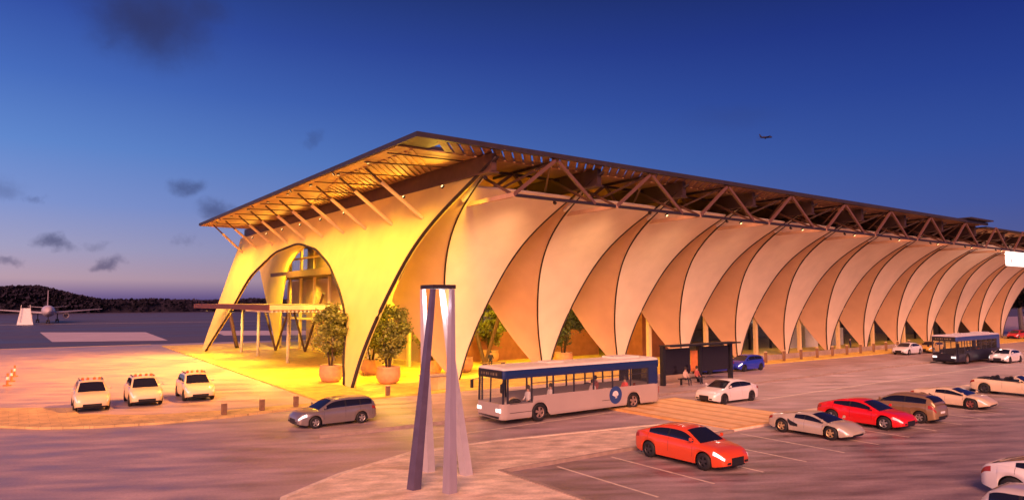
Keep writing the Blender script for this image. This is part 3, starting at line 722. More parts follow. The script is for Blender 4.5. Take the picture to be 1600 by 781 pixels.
# ---------------------------------------------------------------- vehicles
def interp(tab, x): return float(np.interp(x, [a for a, _ in tab], [b for _, b in tab]))
WH = {}
def wheel(parent, x, y, r, wd, side, rimm):
    key = (r, wd, side, rimm.name)
    if key not in WH:
        mb = MB(); h = wd / 2
        mb.lathe([(r * .60, -h), (r * .9, -h), (r * .985, -h * .7), (r, 0), (r * .985, h * .7), (r * .9, h), (r * .60, h), (r * .58, 0), (r * .60, -h)], 24, axis='y')
        a = mb.build('wheel', M_rub, None, smooth=True)
        q = MB(); s = side
        q.lathe([(r * .62, s * h * .85), (r * .60, s * h * .95), (r * .54, s * h * .8)], 24, axis='y')
        for k in range(5):
            an = 2 * math.pi * k / 5 + .3; c_, s_ = math.cos(an), math.sin(an)
            w1, w2 = r * .11, r * .15
            for (ra, rb, ya, yb) in [(r * .05, r * .57, .9, .82)]:
                q.add([(ra * c_ - w1 * s_, s * h * ya, ra * s_ + w1 * c_), (ra * c_ + w1 * s_, s * h * ya, ra * s_ - w1 * c_), (rb * c_ + w2 * s_, s * h * yb, rb * s_ - w2 * c_), (rb * c_ - w2 * s_, s * h * yb, rb * s_ + w2 * c_)], [(0, 1, 2, 3)])
        q.lathe([(.005, s * h * .93), (r * .13, s * h * .92), (r * .14, s * h * .8)], 10, axis='y')
        q.lathe([(.005, s * h * .3), (r * .59, s * h * .3)], 20, mi=1, axis='y')
        b = q.build('rim', [rimm, M_black], a)
        WH[key] = a; o = a
    else: o = copy_tree(WH[key])
    o.parent = parent; o.location = (x, y, r); return o

def car(name, label, x, y, heading, kind='sedan', color=(.5, .5, .5), rimm=None, lit=False, group=None, cat='car', z=.008, metal=0., scale=1.0, lights_bar=False, dark_top=False, glassm=None):
    """car local: forward +X"""
    rimm = rimm or M_rim
    r_ = empty(name, (x, y, z), heading); tag(r_, label, cat, group); r_.scale = (scale,) * 3
    K = {
     'sedan': dict(L=4.7, W=1.86, H=1.43, wb=(1.42, -1.40), wr=.335, deck=[(-2.35, .78), (-2.28, .98), (-2.0, 1.03), (-1.5, 1.03), (-1.0, .99), (.95, .96), (1.3, .93), (1.9, .83), (2.2, .72), (2.35, .58)],
                   cab=[(-1.95, 1.02), (-1.5, 1.20), (-.95, 1.38), (-.4, 1.43), (.1, 1.42), (.45, 1.35), (1.2, .945)], xw=(1.2, .36), xr=(-1.95, -.95), sw=[(-1.42, -.42), (-.34, .9)]),
     'hatch': dict(L=4.1, W=1.80, H=1.46, wb=(1.28, -1.25), wr=.32, deck=[(-2.05, .7), (-2.0, .98), (-1.8, 1.04), (-1.0, 1.02), (.9, .97), (1.2, .93), (1.7, .82), (1.95, .7), (2.05, .55)],
                   cab=[(-1.95, 1.02), (-1.75, 1.3), (-1.35, 1.41), (-.6, 1.46), (0, 1.45), (.35, 1.37), (1.1, .945)], xw=(1.1, .28), xr=(-1.95, -1.4), sw=[(-1.55, -.5), (-.42, .82)]),
     'estate': dict(L=4.7, W=1.80, H=1.48, wb=(1.40, -1.32), wr=.325, deck=[(-2.35, .62), (-2.32, .9), (-2.15, 1.0), (-1.0, .99), (.95, .96), (1.3, .93), (1.9, .85), (2.25, .72), (2.35, .56)],
                    cab=[(-2.28, .99), (-2.05, 1.33), (-1.8, 1.43), (-.6, 1.48), (.05, 1.46), (.42, 1.38), (1.2, .945)], xw=(1.2, .36), xr=(-2.28, -1.85), sw=[(-2.0, -1.3), (-1.22, -.42), (-.34, .9)]),
     'suv': dict(L=4.6, W=1.92, H=1.68, wb=(1.40, -1.38), wr=.37, deck=[(-2.3, .75), (-2.26, 1.05), (-2.1, 1.14), (-1.0, 1.12), (1.0, 1.08), (1.3, 1.06), (1.9, .98), (2.2, .84), (2.3, .62)],
                 cab=[(-2.2, 1.13), (-1.9, 1.5), (-1.6, 1.6), (-.6, 1.67), (.05, 1.66), (.42, 1.56), (1.2, 1.065)], xw=(1.2, .34), xr=(-2.2, -1.65), sw=[(-1.85, -1.15), (-1.08, -.36), (-.28, .92)]),
     'coupe': dict(L=4.65, W=1.95, H=1.34, wb=(1.42, -1.36), wr=.345, deck=[(-2.3, .76), (-2.22, .93), (-1.9, 1.0), (-1.3, 1.02), (-.6, .95), (.8, .9), (1.2, .87), (1.8, .78), (2.15, .66), (2.35, .5)],
                   cab=[(-2.05, .97), (-1.5, 1.14), (-.9, 1.28), (-.35, 1.34), (.05, 1.32), (.3, 1.25), (1.15, .875)], xw=(1.15, .22), xr=(-2.05, -.95), sw=[(-1.25, -.42), (-.34, .8)]),
     'super': dict(L=4.5, W=2.0, H=1.16, wb=(1.36, -1.32), wr=.345, deck=[(-2.25, .62), (-2.15, .82), (-1.8, .90), (-1.3, .93), (-.7, .82), (.7, .76), (1.0, .78), (1.35, .80), (1.75, .72), (2.05, .58), (2.25, .42)],
                   cab=[(-1.35, .91), (-.9, 1.04), (-.4, 1.12), (0, 1.14), (.25, 1.10), (1.3, .735)], xw=(1.3, .2), xr=(-1.35, -.6), sw=[(-.62, -.1), (-.04, .95)]),
     'cabrio': dict(L=4.8, W=1.95, H=1.30, wb=(1.45, -1.40), wr=.345, deck=[(-2.4, .72), (-2.32, .9), (-2.0, .97), (-1.4, .97), (-.4, .94), (.9, .91), (1.3, .88), (1.9, .79), (2.2, .68), (2.4, .5)],
                    cab=None, xw=(1.15, .35), xr=None, sw=[])}[kind]
    L, W, H, wb, wr = K['L'], K['W'], K['H'], K['wb'], K['wr']; hw = W / 2; hl = L / 2
    paint = mat('car_paint_%d_%d_%d' % tuple(int(c * 255) for c in color), color, .28, metal, .03, 2, .5, coat=.6)
    def smooth_prof(tab, kw):
        xs_ = np.linspace(tab[0][0], tab[-1][0], 200); v = np.interp(xs_, [a for a, _ in tab], [b for _, b in tab]); n_ = max(3, int(kw / (xs_[1] - xs_[0])) | 1); h_ = n_ // 2
        vp = np.concatenate([2 * v[0] - v[h_:0:-1], v, 2 * v[-1] - v[-2:-h_ - 2:-1]]); vp = np.convolve(vp, np.hanning(n_ + 2)[1:-1] / np.hanning(n_ + 2)[1:-1].sum(), 'valid')
        return list(zip(xs_.tolist(), vp.tolist()))
    deck = smooth_prof(K['deck'], .5); sill = .2 if kind not in ('suv',) else .26
    def halfw(xx):
        a = abs(xx) / hl; return hw * (1 - .16 * max(0, (a - .55) / .45) ** 2.2 - .14 * max(0, (a - .9) / .1) ** 3 - .012 * (1 - a))
    def low(xx):
        zl = sill + .10 * max(0, (abs(xx) / hl - .82) / .18)
        for wx in wb:
            d = wr * 1.17; t = abs(xx - wx)
            if t < d: zl = max(zl, wr + math.sqrt(max(0, d * d - t * t)) - .01)
        return zl
    def sect(xx):
        zd = interp(deck, xx); w_ = halfw(xx); zl = low(xx); zs = zd - .05 - .05 * (abs(xx) / hl) ** 4
        zl = min(zl, zs - .04)
        flare = sum(.025 * max(0, 1 - abs(xx - wx) / .55) for wx in wb)
        return [(w_ * .955 + flare, zl), (w_ + flare, zl + (zs - zl) * .38), (w_ * .995 + flare * .8, zl + (zs - zl) * .7), (w_ * .955, zs), (w_ * .885, zd), (w_ * .5, zd + .025), (0, zd + .035)]
    def S_(xx, q, sgn=1, off=0):
        sec = sect(xx); q = max(0, min(len(sec) - 1.0001, q)); i = int(q); t = q - i
        a, b = sec[i], sec[i + 1]; d = Vector((b[0] - a[0], b[1] - a[1])); nrm = Vector((d.y, -d.x)).normalized() if d.length > 1e-6 else Vector((1, 0))
        p = (a[0] + d.x * t + nrm.x * off, a[1] + d.y * t + nrm.y * off)
        return (xx, sgn * p[0], p[1])
    xs = sorted(set([round(v, 3) for v in np.linspace(-hl, hl, 61)] + [round(wx + s * wr * 1.17 * math.cos(a), 3) for wx in wb for s in (-1, 1) for a in np.linspace(0, 1.5, 8)]))
    mb = MB()
    full = [[(xx, p[0], p[1]) for p in sect(xx)] + [(xx, -p[0], p[1]) for p in sect(xx)[-2::-1]] for xx in xs]
    mb.grid(full)
    n = len(full[0]); mb.f.append(tuple(range(n - 1, -1, -1))); mb.m.append(0)
    b0_ = (len(xs) - 1) * n; mb.f.append(tuple(range(b0_, b0_ + n))); mb.m.append(0)
    body = mb.build('body', paint, r_)
    bm = bmesh.new(); bm.from_mesh(body.data)
    for f in bm.faces: f.smooth = True
    for e in bm.edges:
        if len(e.link_faces) == 2 and e.calc_face_angle(0) > .75: e.smooth = False
    bm.to_mesh(body.data); bm.free()
    # dark chassis
    mb = MB(); iw = hw - .27; mb.box((-hl * .93, -iw, sill - .02), (hl * .93, iw, min(d for _, d in deck) - .0)); 
    mb.box((wb[1] + wr * 1.2, -hw * .93, sill + .01), (wb[0] - wr * 1.2, hw * .93, sill + .12)); mb.build('underbody', M_black, r_)
    for wx in wb:
        for s in (-1, 1): wheel(r_, wx, s * (hw - .125), wr, .23, s, rimm)
    def patch(name, x0, x1, q0, q1, m, off=.008, both=True, nx=6, nq=5, par=None):
        for s in ((1, -1) if both else (1,)):
            mb = MB(); mb.grid([[S_(x0 + (x1 - x0) * i / nx, q0 + (q1 - q0) * j / nq, s, off) for j in range(nq + 1)] for i in range(nx + 1)])
            mb.build(name, m, par or r_, smooth=True)
    hm = M_headlit if lit else M_head
    patch('headlight', hl - .48, hl - .05, 2.35, 3.3, hm)
    patch('tail_light', -hl + .03, -hl + .38, 2.3, 3.2, M_tail)
    # door seams
    for xx in [s[0] for s in K['sw']] + ([K['sw'][-1][1]] if K['sw'] else [-.3, .9]):
        patch('door_seam', xx - .005, xx + .005, .9, 3.9, M_black, .004, True, 1, 5)
    # nose: grille + bumper intake, tail: plate
    def endbox(name, xx, y0, y1, z0, z1, m, d=.03):
        mb = MB(); mb.box((min(xx, xx + d), y0, z0), (max(xx, xx + d), y1, z1)); mb.build(name, m, r_, bevel=.008)
    zd = interp(deck, hl); nw = halfw(hl)
    if kind == 'super':
        endbox('grille', hl - .01, -nw * .7, nw * .7, .27, .33, M_black, .02)
    elif kind == 'suv':
        endbox('grille', hl - .012, -nw * .72, nw * .72, .36, .50, M_black)
    else:
        endbox('grille', hl - .012, -nw * .56, nw * .56, .28, zd - .02, M_black)
        for s in (-1, 1): endbox('air_intake', hl - .016, s * nw * .80 - .12, s * nw * .80 + .12, .32, .42, M_black, .022)
    endbox('number_plate', -hl + .012, -.25, .25, .55, .66, M_white, -.024)
    endbox('rear_bumper_trim', -hl + .012, -nw * .8, nw * .8, .3, .42, M_black, -.02)
    # cabin
    gl = glassm or M_cglass
    if K['cab']:
        cab = smooth_prof(K['cab'], .55); xw0, xw1 = K['xw']; xr0, xr1 = K['xr']
        def sc_(xx):
            zb = interp(deck, xx); zr = max(interp(cab, xx), zb + .004); wbse = halfw(xx) * .885
            k = min(1, (zr - zb) / (H - interp(deck, 0))); wt = wbse * (1 - .235 * k)
            ze = zr - .07 * k
            return [(wbse, zb - .01), (wbse * (1 - .05 * k), zb + (ze - zb) * .35), (wt + .01, ze - .02 * k), (wt * .93, zr - .015 * k), (wt * .5, zr + .02 * k), (0, zr + .03 * k)]
        cx = sorted(set([round(v, 3) for v in np.linspace(xr0, xw0, 33)] + [round(a, 3) for a, _ in K['cab'] if xr0 <= a <= xw0]))
        G_ = [[(xx, p[0], p[1]) for p in sc_(xx)] + [(xx, -p[0], p[1]) for p in sc_(xx)[-2::-1]] for xx in cx]
        mb = MB(); mb.grid(G_); roofm = M_black if dark_top else paint
        mb.build('roof', roofm, r_, smooth=True)
        def top(xx, v, off):      # v -1..1 across the top
            sec = sc_(xx); y = abs(v) * sec[3][0]; z = np.interp(y, [0, sec[4][0], sec[3][0]], [sec[5][1], sec[4][1], sec[3][1]])
            return (xx, y * (1 if v >= 0 else -1), float(z) + off)
        for nm, xa, xb in (('windshield', xw1 + .03, xw0 - .03), ('rear_window', xr0 + .07, xr1 - .03)):
            mb = MB(); mb.grid([[top(xa + (xb - xa) * i / 8, -.94 + 1.88 * j / 8, .012) for j in range(9)] for i in range(9)]); mb.build(nm, gl, r_, smooth=True)
        def side(xx, h, s, off):
            sec = sc_(xx); a, m_, b = sec[0], sec[1], sec[2]
            y = np.interp(h, [0, .35, 1], [a[0], m_[0], b[0]]); z = np.interp(h, [0, .35, 1], [a[1], m_[1], b[1]])
            return (xx, s * (float(y) + off), float(z) + off * .3)
        for xa, xb in K['sw']:
            for s in (-1, 1):
                mb = MB(); mb.grid([[side(xa + (xb - xa) * i / 8, .10 + .84 * j / 4, s, .010) for j in range(5)] for i in range(9)]); mb.build('side_window', gl, r_, smooth=True)
        for (a0, a1), (b0_, b1_) in zip(K['sw'][:-1], K['sw'][1:]):
            for s in (-1, 1):
                mb = MB(); mb.grid([[side(a1 + (b0_ - a1) * i / 2, .10 + .84 * j / 4, s, .009) for j in range(5)] for i in range(3)]); mb.build('pillar_trim', M_black, r_)
        mx = xw0 - .32
    else:
        mx = .82
        zb = .94
        mb = MB(); mb.box((-1.35, -hw * .74, .9), (.85, hw * .74, 1.0)); mb.build('cockpit', M_black, r_, bevel=.03)
        for sx in (-.15, -1.0):
            for s in (-1, 1):
                mb = MB(); mb.box((sx - .12, s * .38 - .24, .95), (sx + .08, s * .38 + .24, 1.22)); mb.build('seat', M_black, r_, bevel=.06)
        mb = MB(); mb.grid([[(1.05 - .62 * i / 4, (-.78 + 1.56 * j / 6) * (1 - .10 * i / 4), .93 + .37 * i / 4 + .03 * (1 - (j / 3 - 1) ** 2)) for j in range(7)] for i in range(5)])
        mb.build('windshield', gl, r_, smooth=True)
        mb = MB(); mb.tube([(1.07, -.80, .92), (.43, -.71, 1.31), (.43, 0, 1.345), (.43, .71, 1.31), (1.07, .80, .92)], .03, 6); mb.build('windshield_frame', paint, r_)
        mb = MB(); mb.box((-1.95, -hw * .7, .96), (-1.38, hw * .7, 1.06)); mb.build('folded_roof', M_black, r_, bevel=.04)
    for s in (-1, 1):
        zm = interp(deck, mx) + .07
        mb = MB(); mb.box((mx - .05, s * (hw + .0) - .09 * (s < 0) - .01 * s, zm), (mx + .06, s * hw + .09 * (s > 0) - .01 * s, zm + .13)); mb.bar((mx, s * (hw * .86), zm + .02), (mx, s * hw, zm + .05), .05)
        mb.build('mirror', paint, r_, bevel=.015)
    if kind == 'super':
        for s in (-1, 1):
            mb = MB(); mb.grid([[S_(-.95 + .55 * i / 4, 1.1 + (1.6 - .9 * i / 4) * j / 3, s, .01) for j in range(4)] for i in range(5)]); mb.build('side_intake', M_black, r_)
    if lights_bar:
        for s in (-1, 1):
            mb = MB(); mb.bar((-1.3, s * .62, 1.69), (.1, s * .62, 1.70), .05, .05); mb.build('roof_rail', M_black, r_)
        for yy in (-.45, -.17, .17, .45):
            mb = MB(); mb.lathe([(.01, 1.68), (.085, 1.68), (.085, 1.78), (.05, 1.83), (.01, 1.835)], 10, (-.2, yy, 0)); mb.build('roof_light', mat('amber_lens', (.75, .16, .04), .3), r_, smooth=True)
    return r_
D = -math.pi / 2    # nose towards -Y
white = (.74, .71, .66); cream = (.70, .58, .42)
car('sedan_car', 'glossy orange sedan with lit headlight in the nearest parking bay', 22.75, 19.2, D, 'sedan', (.72, .075, .02), mat('dark_alloy', (.06, .055, .06), .4, .5), True, z=.01)
car('sports_car', 'low silver supercar with gold rims beside the crossing', 32.3, 19.35, D, 'super', (.62, .52, .40), mat('gold_alloy', (.62, .42, .20), .35, .5), metal=.25, z=.01, scale=.95)
car('sports_car', 'bright red sleek sports saloon between supercar and brown crossover', 37.0, 19.3, D, 'coupe', (.72, .012, .015), M_rim, z=.01)
car('suv_car', 'bronze compact crossover showing its dark rear window beside the red car', 40.5, 19.0, -D, 'hatch', (.36, .22, .11), M_rim, metal=.4, z=.01, scale=1.0)
car('sports_car', 'pale low two-seat sports car right of the bronze crossover', 48.0, 19.5, D, 'super', (.70, .54, .36), mat('red_alloy', (.30, .10, .08), .4, .4), z=.01)
car('convertible_car', 'cream open-top convertible with dark seats at the right edge', 57.3, 19.4, D, 'cabrio', (.74, .58, .38), mat('dark_alloy', (.06, .055, .06), .4, .5), z=.01)
car('sedan_car', 'white car cut off by the bottom right corner, rear end showing', 27.95, 7.9, D, 'coupe', (.76, .73, .72), M_rim, z=.01, scale=1.03)
car('estate_car', 'pale grey car roof just showing at the bottom right edge', 22.6, 6.1, D, 'estate', (.52, .47, .46), M_rim, z=.01)
car('sedan_car', 'white sedan with large dark grille driving past the bus shelter', 38.2, 29.0, math.pi, 'sedan', (.74, .68, .64), mat('dark_alloy', (.06, .055, .06), .4, .5), z=.004)
car('hatchback_car', 'royal blue hatchback parked behind the bus shelter', 56.7, 40.9, math.pi, 'hatch', (.02, .04, .45), mat('dark_alloy', (.06, .055, .06), .4, .5), lit=True, z=.004)
car('hatchback_car', 'dark blue car half hidden behind the bus shelter panels', 52.3, 41.3, math.pi, 'sedan', (.015, .03, .30), mat('dark_alloy', (.06, .055, .06), .4, .5), z=.004)
car('estate_car', 'silver estate car with lit headlights turning by the pavement', 14.1, 36.0, math.pi + .05, 'estate', (.30, .25, .24), M_rim, True, metal=.5, z=.004, scale=.95)
car('sedan_car', 'white sedan following the far blue bus at the right edge', 87.0, 29.9, math.pi, 'sedan', (.72, .68, .66), mat('dark_alloy', (.06, .055, .06), .4, .5), lit=True, z=.004)
car('sedan_car', 'small white sedan parked left of the far bus under the arches', 90.2, 41.5, math.pi, 'sedan', (.74, .72, .74), M_rim, z=.004)
car('sedan_car', 'small yellow car parked just left of the far bus', 96.0, 41.2, math.pi, 'sedan', (.62, .36, .06), M_rim, z=.004)
car('hatchback_car', 'distant red car at the right edge behind the far bus', 141.5, 46.9, math.pi, 'hatch', (.5, .03, .04), M_rim, z=.104)
TX = [(4.05, 50.2, 'leftmost pale taxi with orange roof lights on the left road'), (7.0, 50.7, 'middle pale taxi of the three with orange roof lights'), (10.2, 51.2, 'rightmost pale taxi of the three, nearest the plaza')]
tx0 = car('taxi', TX[0][2], TX[0][0], TX[0][1], D - .03, 'suv', (.78, .61, .36), mat('dark_alloy', (.06, .055, .06), .4, .5), group='taxis waiting in a row', cat='taxi', z=.004, lights_bar=True)  # warm lamplight is put into the yellowish body paint
for x, y, l in TX[1:]:
    c = copy_tree(tx0); c.location = (x, y, .004); c['label'] = l

# buses (forward +X)
def bus(name, label, x, y, heading, low_c, band_c, top_c, Lb=11.4, passengers=False, dim=False):
    b = empty(name, (x, y, .004), heading); tag(b, label, 'bus')
    hw = 1.25; hl = Lb / 2; wr = .5; wx = (hl - 2.45, -hl + 2.35)
    pl = mat('bus_low_' + label[:9], low_c, .4, 0, .04, .7, coat=.2); pb_ = mat('bus_band_' + label[:9], band_c, .35, 0, .05, 1, coat=.3); pt = mat('bus_top_' + label[:9], top_c, .5, 0, .05)
    def hwx(xx):
        a = hl - abs(xx); return hw - .12 * max(0, (.35 - a) / .35) ** 2
    def low(xx):
        z = .30
        for c in wx:
            t = abs(xx - c); d = wr * 1.14
            if t < d: z = max(z, wr + math.sqrt(d * d - t * t) - .02)
        return z
    xs = sorted(set([round(v, 3) for v in np.linspace(-hl, hl, 50)] + [round(v, 3) for v in (hl - .05, hl - .12, hl - .2, hl - .3, -hl + .05, -hl + .12, -hl + .2, -hl + .3)] + [round(c + wr * 1.14 * math.cos(a), 3) for c in wx for a in np.linspace(0, math.pi, 15)]))
    belt = lambda xx: 1.42 if xx < hl - 2.0 else 1.12
    mb = MB(); G1 = []
    for xx in xs:
        w_ = hwx(xx); zl = low(xx); row = [(w_ - .03, zl), (w_, zl + .12), (w_, (zl + belt(xx)) / 2), (w_ - .01, belt(xx))]
        G1.append(row)
    full = [[(xx, p[0], p[1]) for p in r] for xx, r in zip(xs, G1)]
    mb.grid(full); mb.grid([[(a, -b_, c) for a, b_, c in r] for r in full])
    for xx, r in ((xs[-1], G1[-1]), (xs[0], G1[0])):
        d = .10 if xx > 0 else -.04
        pr = [(xx, -r[0][0], r[0][1]), (xx, r[0][0], r[0][1]), (xx, r[1][0], r[1][1]), (xx, r[3][0], r[3][1]), (xx, -r[3][0], r[3][1]), (xx, -r[1][0], r[1][1])]
        ins = [(xx + d, p[1] * .9, p[2] * .97 + .03) for p in pr]
        mb.add(pr + ins, [tuple(range(6, 12))] + [(i, (i + 1) % 6, 6 + (i + 1) % 6, 6 + i) for i in range(6)])
    mb.build('lower_body', pl, b)
    mb = MB(); mb.box((-hl + .1, -hw + .32, .34), (hl - .1, hw - .32, .62)); mb.build('floor', M_black, b)
    # upper band (front and rear rounded) and roof
    def ring(z, inset, x0=-hl, x1=hl):
        w_ = hw - inset; pts = []
        for cx_, cy_, a0 in ((x1 - .25 - inset * .3, w_ - .14, 0), (x0 + .25 + inset * .3, w_ - .14, 1), (x0 + .25 + inset * .3, -w_ + .14, 2), (x1 - .25 - inset * .3, -w_ + .14, 3)):
            for k in range(5):
                a = math.pi / 2 * (a0 + k / 4); pts.append((cx_ + .25 * math.cos(a), cy_ + .14 * math.sin(a), z))
        return pts
    def hoop(mb, rings, mi=0, cap=False):
        n = len(rings[0]); base = []
        V = [p for r in rings for p in r]; F = [(i * n + k, i * n + (k + 1) % n, (i + 1) * n + (k + 1) % n, (i + 1) * n + k) for i in range(len(rings) - 1) for k in range(n)]
        if cap: F.append(tuple(range((len(rings) - 1) * n, len(rings) * n)))
        mb.add(V, F, mi)
    mb = MB(); hoop(mb, [ring(2.42, .012), ring(2.62, 0), ring(2.86, .02)]); mb.build('upper_band', pb_, b)
    mb = MB(); hoop(mb, [ring(2.862, .02), ring(2.93, .05), ring(2.99, .16), ring(3.02, .45)], cap=True); mb.box((-hl + 1.2, -.6, 3.0), (-hl + 3.2, .6, 3.13)); mb.box((1.2, -.45, 3.0), (2.4, .45, 3.10)); mb.build('roof', pt, b)
    # posts and windows
    xsW = [hl - .28, hl - 1.95] + list(np.linspace(hl - 2.0, -hl + 1.25, 7))[1:]
    post = mat('bus_post', (.03, .03, .045), .4)
    edges = [hl - .30, hl - 1.9] + list(np.linspace(hl - 1.9, -hl + 1.05, 7))[1:]
    glb = glassmat('bus_glass', (.30, .28, .30), .10, .03)
    for s in (-1, 1):
        for e in edges:
            z0 = belt(e + .05 if e > hl - 1.8 else e) - .02
            mb = MB(); mb.box((e - .05, s * (hw - .05) - .025, z0), (e + .05, s * (hw - .05) + .025, 2.44)); mb.build('window_post', post, b)
        for i in range(len(edges) - 1):
            x1, x0 = edges[i] - .05, edges[i + 1] + .05; zb = belt((x0 + x1) / 2 if i else hl - .3)
            mb = MB(); y_ = s * (hw - .035); mb.add([(x0, y_, zb), (x1, y_, zb), (x1, y_, 2.43), (x0, y_, 2.43)], [(0, 1, 2, 3)]); wv_ = mb.build('side_window', glb, b)
            if i: 
                mb = MB(); mb.box((x0, s * (hw - .05) - .02, 2.08), (x1, s * (hw - .05) + .02, 2.12)); mb.build('sliding_bar', post, wv_)
        # dark closed panel at the rear quarter
        mb = MB(); mb.box((-hl + .22, s * (hw - .03) - .02, 1.40), (edges[-1] - .052, s * (hw - .03) + .02, 2.44)); mb.build('rear_quarter_panel', pb_, b)
    mb = MB(); mb.box((-hl + .02, -hw + .15, 1.42), (-hl + .08, hw - .15, 2.42)); mb.build('rear_window', M_cglass, b)
    for s in (-1, 1):
        mb = MB(); y0, y1 = (.03, hw - .14) if s > 0 else (-hw + .14, -.03)
        mb.add([(hl - .02, y0, 1.14), (hl - .02, y1, 1.14), (hl - .06, y1, 2.42), (hl - .06, y0, 2.42)], [(0, 1, 2, 3)]); mb.build('windshield', glb, b)
    for yy_, w_, xo in ((0, .06, .02), (-hw + .13, .09, .05), (hw - .13, .09, .05)):
        mb = MB(); mb.bar((hl - xo, yy_, 1.12), (hl - xo - .04, yy_, 2.43), w_); mb.build('windshield_post', post, b)
    mb = MB(); mb.box((hl - .02, -hw + .16, 2.44), (hl + .03, hw - .16, 2.84)); sgn = mb.build('destination_sign', M_black, b)
    rd = random.Random(3); yy = -.8
    while yy < .75:
        wdt = rd.uniform(.06, .16); mb = MB(); mb.add([(hl + .032, yy, 2.56), (hl + .032, yy + wdt, 2.56), (hl + .032, yy + wdt, 2.70), (hl + .032, yy, 2.70)], [(0, 1, 2, 3)]); mb.build('sign_mark', mat('sign_dim', (.22, .17, .10), .6), sgn); yy += wdt + rd.uniform(.06, .2)
    for s in (-1, 1):
        mb = MB(); mb.box((hl + .06, s * .88 - .22, .66), (hl + .115, s * .88 + .22, .88)); mb.build('headlight', M_headlit, b, bevel=.02)
        mb = MB(); mb.box((-hl - .06, s * 1.0 - .12, .8), (-hl - .02, s * 1.0 + .12, 1.2)); mb.build('tail_light', M_tail, b)
        mb = MB(); mb.bar((hl - .1, s * 1.2, 2.3), (hl + .25, s * 1.42, 2.2), .04); mb.box((hl + .2, s * 1.42 - .1, 1.75), (hl + .28, s * 1.42 + .1, 2.2)); mb.build('mirror', M_black, b)
    mb = MB(); mb.box((hl + .07, -.95, .34), (hl + .10, .95, .46)); mb.build('bumper_trim', M_black, b)
    for c in wx:
        for s in (-1, 1): wheel(b, c, s * (hw - .19), wr, .3, s, mat('steel_wheel', (.33, .22, .18), .5, .3))
    # seats
    if not dim:
        sm_ = mat('seat_cloth', (.35, .12, .10), .8)
        for i, xx in enumerate(np.arange(hl - 3.0, -hl + 1.2, .95)):
            for s in (-1, 1):
                mb = MB(); mb.box((xx - .25, s * .72 - .4, .95), (xx + .22, s * .72 + .4, 1.05)); mb.box((xx - .30, s * .72 - .4, .95), (xx - .22, s * .72 + .4, 1.62)); mb.build('seat', sm_, b)
    # emblem on both sides
    for s in (-1, 1):
        mb = MB(); n = 24; xe = -hl + 3.9; R1 = .52
        V = [(xe + R1 * math.cos(2 * math.pi * k / n), s * (hw + .012), .98 + R1 * math.sin(2 * math.pi * k / n)) for k in range(n)]
        mb.add(V, [tuple(range(n)) if s < 0 else tuple(range(n - 1, -1, -1))], 0)
        V = [(xe + .25 * math.cos(2 * math.pi * k / 12) + .02, s * (hw + .016), .98 + .25 * math.sin(2 * math.pi * k / 12)) for k in range(7)] + [(xe + .04, s * (hw + .016), .78), (xe - .12, s * (hw + .016), .80)]
        mb.add(V, [tuple(range(9))], 1)
        if not dim: mb.build('emblem', [mat('emblem_blue', (.02, .06, .22), .4), M_white], b)
    # lower access hatches
    mb = MB()
    for s in (-1, 1):
        for x0, x1, z in ((hl - 2.0, hl - .4, .62), (hl - 1.95, hl - .4, 1.08), (-hl + 4.3, -hl + 5.0, .72)):
            mb.box((x0, s * (hw + .002) - .004, z), (x1, s * (hw + .002) + .004, z + .025))
    mb.build('hatch_trim', M_black, b)
    return b
b1 = bus('city_bus', 'cream city bus with blue roof band and round blue emblem beside the plaza', 27.05, 31.35, math.pi + .015, (.44, .35, .31), (.008, .026, .12), (.78, .70, .58), Lb=12.1)
b2 = bus('city_bus', 'dark navy bus with blue roof band in the distance at right', 84.4, 33.0, math.pi + .01, (.008, .008, .022), (.03, .06, .22), (.5, .42, .44), dim=True)
b2.location.y = 32.6

# bus shelter (opens to -Y)
sh = empty('bus_shelter', (44.9, 36.4, .13), .03); tag(sh, 'black bus shelter with poster panels and a bench on the platform', 'bus shelter')
for x in (-4.6, -.2, 3.9):
    mb = MB(); mb.box((x - .16, .0, 0), (x + .16, .3, 2.95)); mb.build('post', M_black, sh)
mb = MB(); mb.box((-4.45, .10, .75), (-1.4, .2, 2.75)); mb.build('back_panel', mat('poster_black', (.012, .011, .02), .2), sh)
mb = MB(); mb.box((-.03, .10, .8), (3.73, .2, 2.75)); pn = mb.build('back_panel', mat('poster_black', (.012, .011, .02), .2), sh)
mb = MB(); mb.box((-1.25, .10, .9), (-.45, .18, 2.5)); mb.build('poster', mat('poster_orange', (.75, .22, .05), .5, 0, .2, 2), sh)
mb = MB(); mb.box((-4.8, -.75, 2.97), (4.1, .35, 3.05)); mb.box((-4.8, -.79, 2.94), (4.1, -.752, 3.08)); mb.build('roof', M_black, sh)
mb = MB(); mb.box((-3.2, -.55, .42), (-.4, -.12, .48)); mb.box((-3.1, -.4, 0), (-3.02, -.25, .42)); mb.box((-.6, -.4, 0), (-.52, -.25, .42)); mb.build('bench', M_black, sh)

